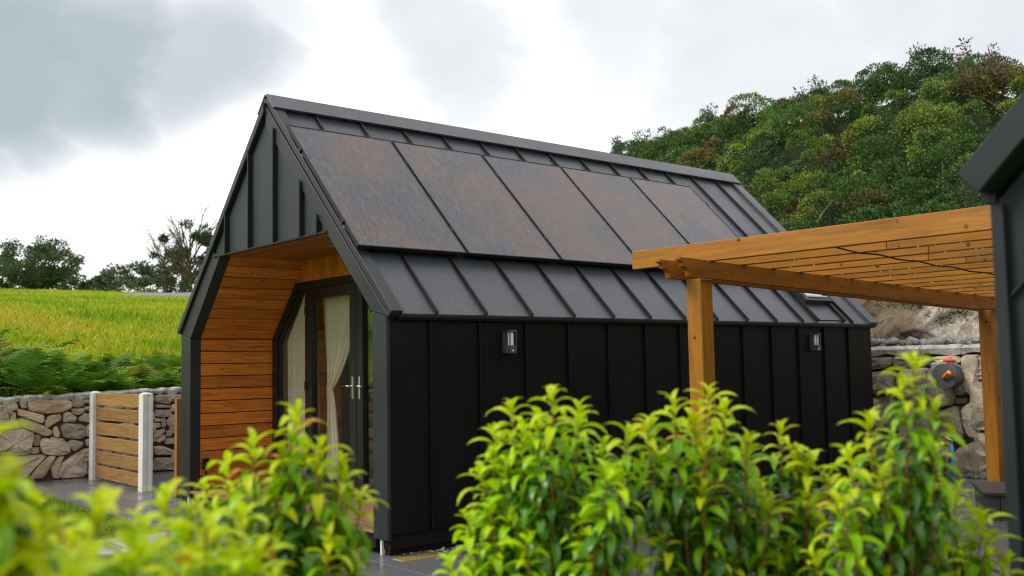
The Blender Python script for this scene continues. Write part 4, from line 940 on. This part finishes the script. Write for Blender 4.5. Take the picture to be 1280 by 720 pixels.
for i, (px, d, h, rx, lb) in enumerate([(96, 78, 1.7, 1.6, 'low hedge bush beside the round tree'), (120, 82, 2.0, 1.5, 'small hedge bush with a pointed top on the crest'), (137, 84, 2.4, 2.2, 'rounded grey green hedge bush in the middle of the crest'), (162, 80, 2.7, 2.2, 'largest rounded hedge bush left of the bare tree'), (186, 76, 2.3, 2.0, 'hedge bush below the bare twigs'), (214, 74, 2.0, 2.0, 'hedge bush at the foot of the ivy clad tree')]):
    tree(gnd(px, d), h * 1.45, rx * 1.1, lb, 'bush', 'hedge_bush', (.07, .115, .055), 26, 110, .12, group='bushes on the field crest', seed=20 + i, leaf=(.16, .3), crown0=.0)
# trees beside the yard, outside the frame to the left, that the door glass mirrors
for i, (x, y, h, rx, lb) in enumerate([(-13, 14, 6, 3.0, 'tall bushy tree beyond the left end of the stone wall'), (-19, 12, 7, 3.6, 'widest tree beyond the left end of the stone wall'), (-9, 17.5, 5, 2.6, 'smaller tree behind the stone wall left of the field')]):
    tree((x, y, float(terrain(x, y)) - .1), h, rx, lb, seed=40 + i, nclump=50, per=120, crown0=.05, leaf=(.15, .3))
# skyline sprigs and the brown dead gorse
def sprig(px, py, d, h, label, seed, base=(.065, .11, .035), n=3, spread=.14, name='skyline_shrub'):
    g = np.random.default_rng(seed); ds = np.linspace(12, 34, 120); best = 1e9
    for q_ in ds:
        w_ = CO + (FW + RT * (px - 640) / FPX) * q_; z_ = float(terrain(w_[0], w_[1])); rel = np.array([w_[0], w_[1], z_]) - CO; yy_ = 360 - FPX * (rel @ UP) / (rel @ FW)
        if (yy_ < best if py is None else abs(yy_ - py) < best): best = yy_ if py is None else abs(yy_ - py); bs = np.array([w_[0], w_[1], z_])
    top = bs + [0, 0, h]
    e = empty(name, bs, label, 'shrub', 'shrubs standing out of the gorse'); m = MB(); P = []; D = []
    for i in range(n):
        t = top + g.normal(size=3) * [spread, spread, h * .15] * 1.0; dd = t - bs; L_ = np.linalg.norm(dd); q, r = branch(bs, dd / L_, L_, .022, g, 7, .12); m.tube(q, r, 5, False)
        for k in (4, 5, 6, 7):
            nn = 42; u = g.normal(size=(nn, 3)); u /= np.linalg.norm(u, axis=1, keepdims=True); P.append(q[k] + u * g.uniform(.03, .15, (nn, 1))); D.append(u + [0, 0, .4])
    m.build('stem', M['bark'], e); leafy('foliage', e, np.concatenate(P), np.concatenate(D), .05, .1, .02, .04, base, M['treeleaf'], g)
for i, (px, py, d, h, lb) in enumerate([(778, None, 0, .8, 'shrub standing out leftmost where the gorse meets the roof ridge'), (806, None, 0, .7, 'thin shrub second from the left above the roof ridge'), (888, None, 0, .85, 'wispy shrub halfway up the gorse skyline'), (1036, None, 0, .8, 'tallest sprig on the middle of the gorse skyline'), (1100, None, 0, .7, 'single sprig right of the tallest one on the gorse skyline'), (1170, None, 0, .7, 'bushy sprig beside the brown patch on the gorse skyline'), (1015, None, 0, .65, 'small sprig left of the tallest one on the gorse skyline')]):
    sprig(px, py, d, h, lb, 60 + i)
sprig(1212, 165, 19, 1.0, 'dead brown gorse bush with bare stems near the right edge', 80, (.13, .065, .030), 12, .42, 'dead_gorse_bush')
for i in range(2): sprig(1238 + 16 * i, 128 + 14 * i, 19.4, .9, ['rust brown gorse bush above the dead one', 'rust brown gorse bush at the dead one on its right'][i], 82 + i, (.11, .065, .028), 9, .35, 'dead_gorse_bush')

# bracken along the wall top
g = np.random.default_rng(9)
def bracken():
    Vs = []; Fs = []; Cs = []; nb = 0
    for q in range(900):
        u = g.uniform(-2.6, 4.2); dback = .35 + 2.6 * g.random() ** 1.2; p = O1 + U1 * u - N1 * dback; z = float(terrain(p.x, p.y)); a = g.uniform(0, 6.28)
        lush = .55 + .45 * math.exp(-((u + .1) / 1.1) ** 2); Lf = g.uniform(.5, 1.05) * (lush + .2)
        el = g.uniform(.7, 1.45); dv = np.array([math.cos(a) * math.cos(el), math.sin(a) * math.cos(el), math.sin(el)]); pt = np.array([p.x, p.y, z - .05]); n = 22; prev = dv; col = np.array([(.060, .16, .014), (.11, .25, .014), (.21, .36, .016), (.28, .27, .03)][g.choice(4, p=[.4, .35, .2, .05])]) * g.uniform(.8, 1.2)
        side = np.cross(dv, [0, 0, 1]); side /= np.linalg.norm(side) + 1e-6; pts = []
        for i in range(n):
            prev = prev + np.array([math.cos(a) * .035, math.sin(a) * .035, -.075 * (i / n + .15)]); prev /= np.linalg.norm(prev); pt = pt + prev * Lf / n; pts.append((pt.copy(), prev.copy()))
        V = []
        for i, (c, t) in enumerate(pts):
            if i < 5: continue
            wl = Lf * .30 * math.sin(min(1, (n - i) / (n - 5)) * 1.45) + .02
            for s in (-1, 1):
                o = side * s + t * .45 + np.array([0, 0, -.12]) + g.normal(size=3) * .1; o /= np.linalg.norm(o); w = t * (Lf / n) * .55
                V += [c - w * .6, c + w * .9, c + o * wl * .6 + w * .8, c + o * wl]
        V = np.array(V); k = len(V) // 4; Vs.append(V); Fs.append(np.arange(4 * k).reshape(-1, 4) + nb); nb += len(V); Cs.append(np.repeat(col * g.uniform(.85, 1.15, (k, 1)), 4, 0))
    return np.concatenate(Vs), np.concatenate(Fs), np.concatenate(Cs)
V, F, Cc = bracken(); tag(ob('bracken', fastmesh('bracken', V, F, Cc), M['fern']), 'dark green bracken fronds growing along the top of the stone wall', 'ferns', kind='stuff')
# field grass and lawn blades
def blades(n, fpos, h0, h1, w, pal, seed):
    g = np.random.default_rng(seed); P = fpos(g, n); n = len(P); a = g.uniform(0, 6.28, n); h = g.uniform(h0, h1, n); lean = g.normal(size=(n, 2)) * .3 * h[:, None]
    sx_ = np.stack([np.cos(a), np.sin(a), 0 * a], 1) * (w * g.uniform(.6, 1.3, n))[:, None]; mid = P + np.c_[lean * .4, h * .6]; tip = P + np.c_[lean, h]
    V = np.stack([P - sx_, P + sx_, mid + sx_ * .7, tip], 1).reshape(-1, 3)
    big = .5 + .38 * np.sin(P[:, 0] * .55 + 1.3 * np.sin(P[:, 1] * .4)) * np.cos(P[:, 1] * .33 + P[:, 0] * .2) + .28 * np.sin(P[:, 0] * 1.7 + np.sin(P[:, 1] * 1.1) * 2) * np.cos(P[:, 1] * 1.2) + .15 * np.sin(P[:, 0] * 4.1 + P[:, 1] * 2.3); k = np.clip(big + g.normal(size=n) * .28, 0, .999) * (len(pal) - 1); i = k.astype(int); f = (k - i)[:, None]; pal = np.array(pal); c = pal[i] * (1 - f) + pal[np.minimum(i + 1, len(pal) - 1)] * f
    return V, np.arange(4 * n).reshape(-1, 4), np.repeat(c * g.uniform(.8, 1.2, (n, 1)), 4, 0)
def fpos(g, n):
    d = 14.5 + 48 * g.random(n) ** 1.3; px = g.uniform(-60, 300, n); D = FW[None] + RT[None] * ((px - 640) / FPX)[:, None]; P = CO[None] + D * d[:, None]; dl = (P[:, 0] - WL0[0]) * WLN[0] + (P[:, 1] - WL0[1]) * WLN[1]; P = P[dl > .6]; P[:, 2] = terrain(P[:, 0], P[:, 1]) - .02; return P
V, F, Cc = blades(120000, fpos, .07, .28, .011, [(.11, .29, .006), (.22, .42, .006), (.38, .52, .008), (.52, .53, .015), (.60, .50, .06)], 3)
tag(ob('field_grass', fastmesh('field_grass', V, F, Cc), M['blade']), 'yellow green rough grass covering the sloping field', 'grass', kind='stuff')
def lpos(g, n):
    P = np.stack([g.uniform(-4.2, -.8, n), g.uniform(-.6, 6.3, n), np.full(n, -.005)], 1); return P[(P[:, 1] < 1.6) | (P[:, 1] > 2.44)]
V, F, Cc = blades(42000, lpos, .025, .06, .004, [(.10, .20, .012), (.16, .26, .014), (.22, .30, .016)], 4)
tag(ob('lawn_grass', fastmesh('lawn_grass', V, F, Cc), M['blade']), 'short wet lawn grass on both sides of the pale path', 'grass', kind='stuff')

# ------------------------------------------------------------------ laurel shrubs in the foreground
def leaf_mesh(name, curl, fold, mat):
    n = 7; V = []; F = []
    x = z = 0; ang = .62
    for i in range(n):
        t = i / (n - 1); w = .138 * (math.sin(math.pi * min(1, t * .97 + .03) ** .85)) ** .8 if 0 < i < n - 1 else (.025 if i == 0 else .003)
        V += [(x, -w, z + w * fold), (x, 0, z), (x, w, z + w * fold)]
        x += math.cos(ang) / (n - 1); z += math.sin(ang) / (n - 1); ang -= curl / (n - 1)
        if i:
            a = (i - 1) * 3; b = i * 3; F += [(a, b, b + 1, a + 1), (a + 1, b + 1, b + 2, a + 2)]
    me = fastmesh(name, V, F, smooth=True); me.materials.append(mat); return me
LM = {(k, c): leaf_mesh('leaf', cv, fo, M[k]) for k in ('young', 'mid', 'old', 'sick') for c, (cv, fo) in enumerate(((1.5, .42), (2.0, .36), (2.5, .28)))}
def laurel(base, tips, label, seed, fill=8, side=1, ls=1.0):
    """base on the bed; tips are shoot ends; leaves whorl down each shoot"""
    rnd = random.Random(seed); base = Vector(base); e = empty('laurel_shrub', base, label, 'shrub', 'young laurel shrubs planted in front of the cabin')
    cen = sum((Vector(t) for t in tips), Vector()) / len(tips); allt = [(Vector(t), 1.0) for t in tips]
    lowz = min(t.z for t, _ in allt)
    for k in range(fill):
        a = Vector(rnd.choice(tips)); b = Vector(rnd.choice(tips)); q = a.lerp(b, rnd.random()) + Vector((rnd.uniform(-.09, .09), rnd.uniform(-.09, .09), 0)); q.z = min(a.z, b.z) - rnd.uniform(.10, .34); allt.append((q, .9))
    for t_ in list(tips):
        t_ = Vector(t_)
        for k in range(side):
            a = rnd.uniform(0, 6.28); q = t_ + Vector((math.cos(a) * rnd.uniform(.035, .08), math.sin(a) * rnd.uniform(.035, .08), -rnd.uniform(.03, .11))); allt.append((q, .92))
    stems = MB(); leaves = []
    fork = base.lerp(cen, .45); fork.z = base.z + (min(lowz, cen.z) - base.z) * .5
    stems.tube([base + Vector((0, 0, -.1)), base.lerp(fork, .5), fork], [.016, .014, .011], 7)
    for tip, sc_ in allt:
        out_ = Vector((tip.x - fork.x, tip.y - fork.y, 0)); q = fork.lerp(tip, .55) + out_ * .18 + Vector((0, 0, -.03)); pts = []
        for k in range(11):
            t = k / 10; pts.append(fork * (1 - t) ** 2 + q * 2 * t * (1 - t) + tip * t * t)
        stems.tube(pts, [.0065 - .0042 * k / 10 for k in range(11)], 5, False)
        ln = (tip - fork).length; n = int(44 * min(1, ln / .38)); ph = rnd.uniform(0, 6.28)
        for i in range(n):
            s = (i / n) ** 1.15 * min(.86, .40 / ln); t = 1 - s; k = min(9, int(t * 10)); f = t * 10 - k; p = pts[k].lerp(pts[k + 1], f); d = (pts[k + 1] - pts[k]).normalized()
            az = ph + i * 2.39996; age = i / 44 + rnd.uniform(-.06, .06)
            el = max(.0, .85 - .11 * i) if i < 9 else .10 - 1.0 * age + rnd.uniform(-.3, .22)
            a1 = d.orthogonal().normalized(); a2 = d.cross(a1); rad = a1 * math.cos(az) + a2 * math.sin(az); xv = (rad * math.cos(el) + d * math.sin(el)).normalized()
            zup = (d * .9 + Vector((0, 0, .5)) - rad * .1); yv = zup.cross(xv).normalized(); zv = xv.cross(yv)
            yv = (yv + zv * rnd.uniform(-.35, .35)).normalized(); zv = xv.cross(yv)
            size = ls * sc_ * (.048 + .008 * i if i < 4 else .088) * rnd.uniform(.7, 1.2)
            kind = 'young' if age < (.26 if sc_ == 1 else .17) + rnd.uniform(-.05, .07) else ('mid' if age < .46 + rnd.uniform(-.1, .12) else 'old')
            Mx = Matrix((xv, yv, zv)).transposed().to_4x4() @ Matrix.Scale(size, 4); Mx.translation = p; leaves.append((Mx, 'sick' if rnd.random() < .005 else kind, rnd.choice((0, 1, 1, 2)) if i > 5 else rnd.choice((0, 1)), sc_))
    stems.build('stem', M['stem'], e, smooth=True)
    for Mx, kind, c, _ in leaves[:300]: link(bpy.data.objects.new('leaf', LM[(kind, c)]), e, Mx)
    rest = leaves[300:]
    if rest:
        V = []; F = []; mi = []; nb = 0; ks = ['young', 'mid', 'old', 'sick']
        for Mx, kind, c, _ in rest:
            src = LM[(kind, c)]; V += [Mx @ v.co for v in src.vertices]; F += [tuple(i + nb for i in p.vertices) for p in src.polygons]; mi += [ks.index(kind)] * len(src.polygons); nb += len(src.vertices)
        me = fastmesh('leaves', V, F, smooth=True); [me.materials.append(M[k]) for k in ks]; me.polygons.foreach_set('material_index', mi); o = ob('leaves', me, None, e); o['kind'] = 'stuff'
def shrub(tips, d, label, seed, fill=8, spread=.12, side=2, ls=1.0):
    rnd = random.Random(seed * 7 + 1); T = [tuple(at_depth(x, y, d + rnd.uniform(-spread, spread))) for x, y in tips]; c = np.mean(T, 0); laurel((c[0], c[1], .03), T, label, seed, fill, side, ls)
shrub([(-34, 545), (-70, 580), (-20, 610)], 1.25, 'laurel cut off by the left picture edge, nearest and most blurred', 1, 5, .06, 2, 1.25)
shrub([(45, 644), (122, 634), (5, 682), (85, 690), (-25, 700), (40, 730), (130, 735)], 1.55, 'blurred laurel in the lower left corner before the slatted screen', 2, 6, .1, 2, 1.2)
shrub([(208, 622), (180, 662), (258, 660), (302, 648), (235, 705), (322, 695), (285, 715)], 1.75, 'blurred laurel below the porch deck, second from the left corner', 3, 6, .1, 2, 1.15)
shrub([(372, 518), (315, 555), (282, 580), (400, 560), (430, 600), (345, 610), (418, 650), (380, 700), (300, 700)], 2.3, 'upright laurel in front of the glazed porch doors', 4, 12)
shrub([(692, 492), (724, 512), (640, 508), (618, 540), (603, 590), (668, 560), (786, 540), (760, 590), (730, 636), (585, 650), (660, 655), (612, 690), (560, 705), (800, 660), (700, 700)], 2.55, 'largest laurel, before the black wall between wall lamp and timber post', 5, 26)
shrub([(842, 505), (886, 492), (906, 512), (826, 575), (935, 575), (870, 620), (915, 650), (850, 690)], 2.6, 'laurel directly in front of the near pergola post', 6, 16)
shrub([(975, 540), (1012, 575), (948, 612), (990, 650), (940, 690), (1030, 690)], 2.7, 'lower laurel between the pergola post laurel and the tallest one', 7, 12)
shrub([(1142, 452), (1086, 525), (1062, 570), (1168, 560), (1110, 590), (1046, 630), (1196, 610), (1125, 690), (1200, 690), (1075, 690), (1235, 672)], 2.45, 'tallest laurel, before the hose reel and boulder wall', 8, 18)
for n_ in ('leaf', ): pass
print('objects', len(bpy.data.objects))
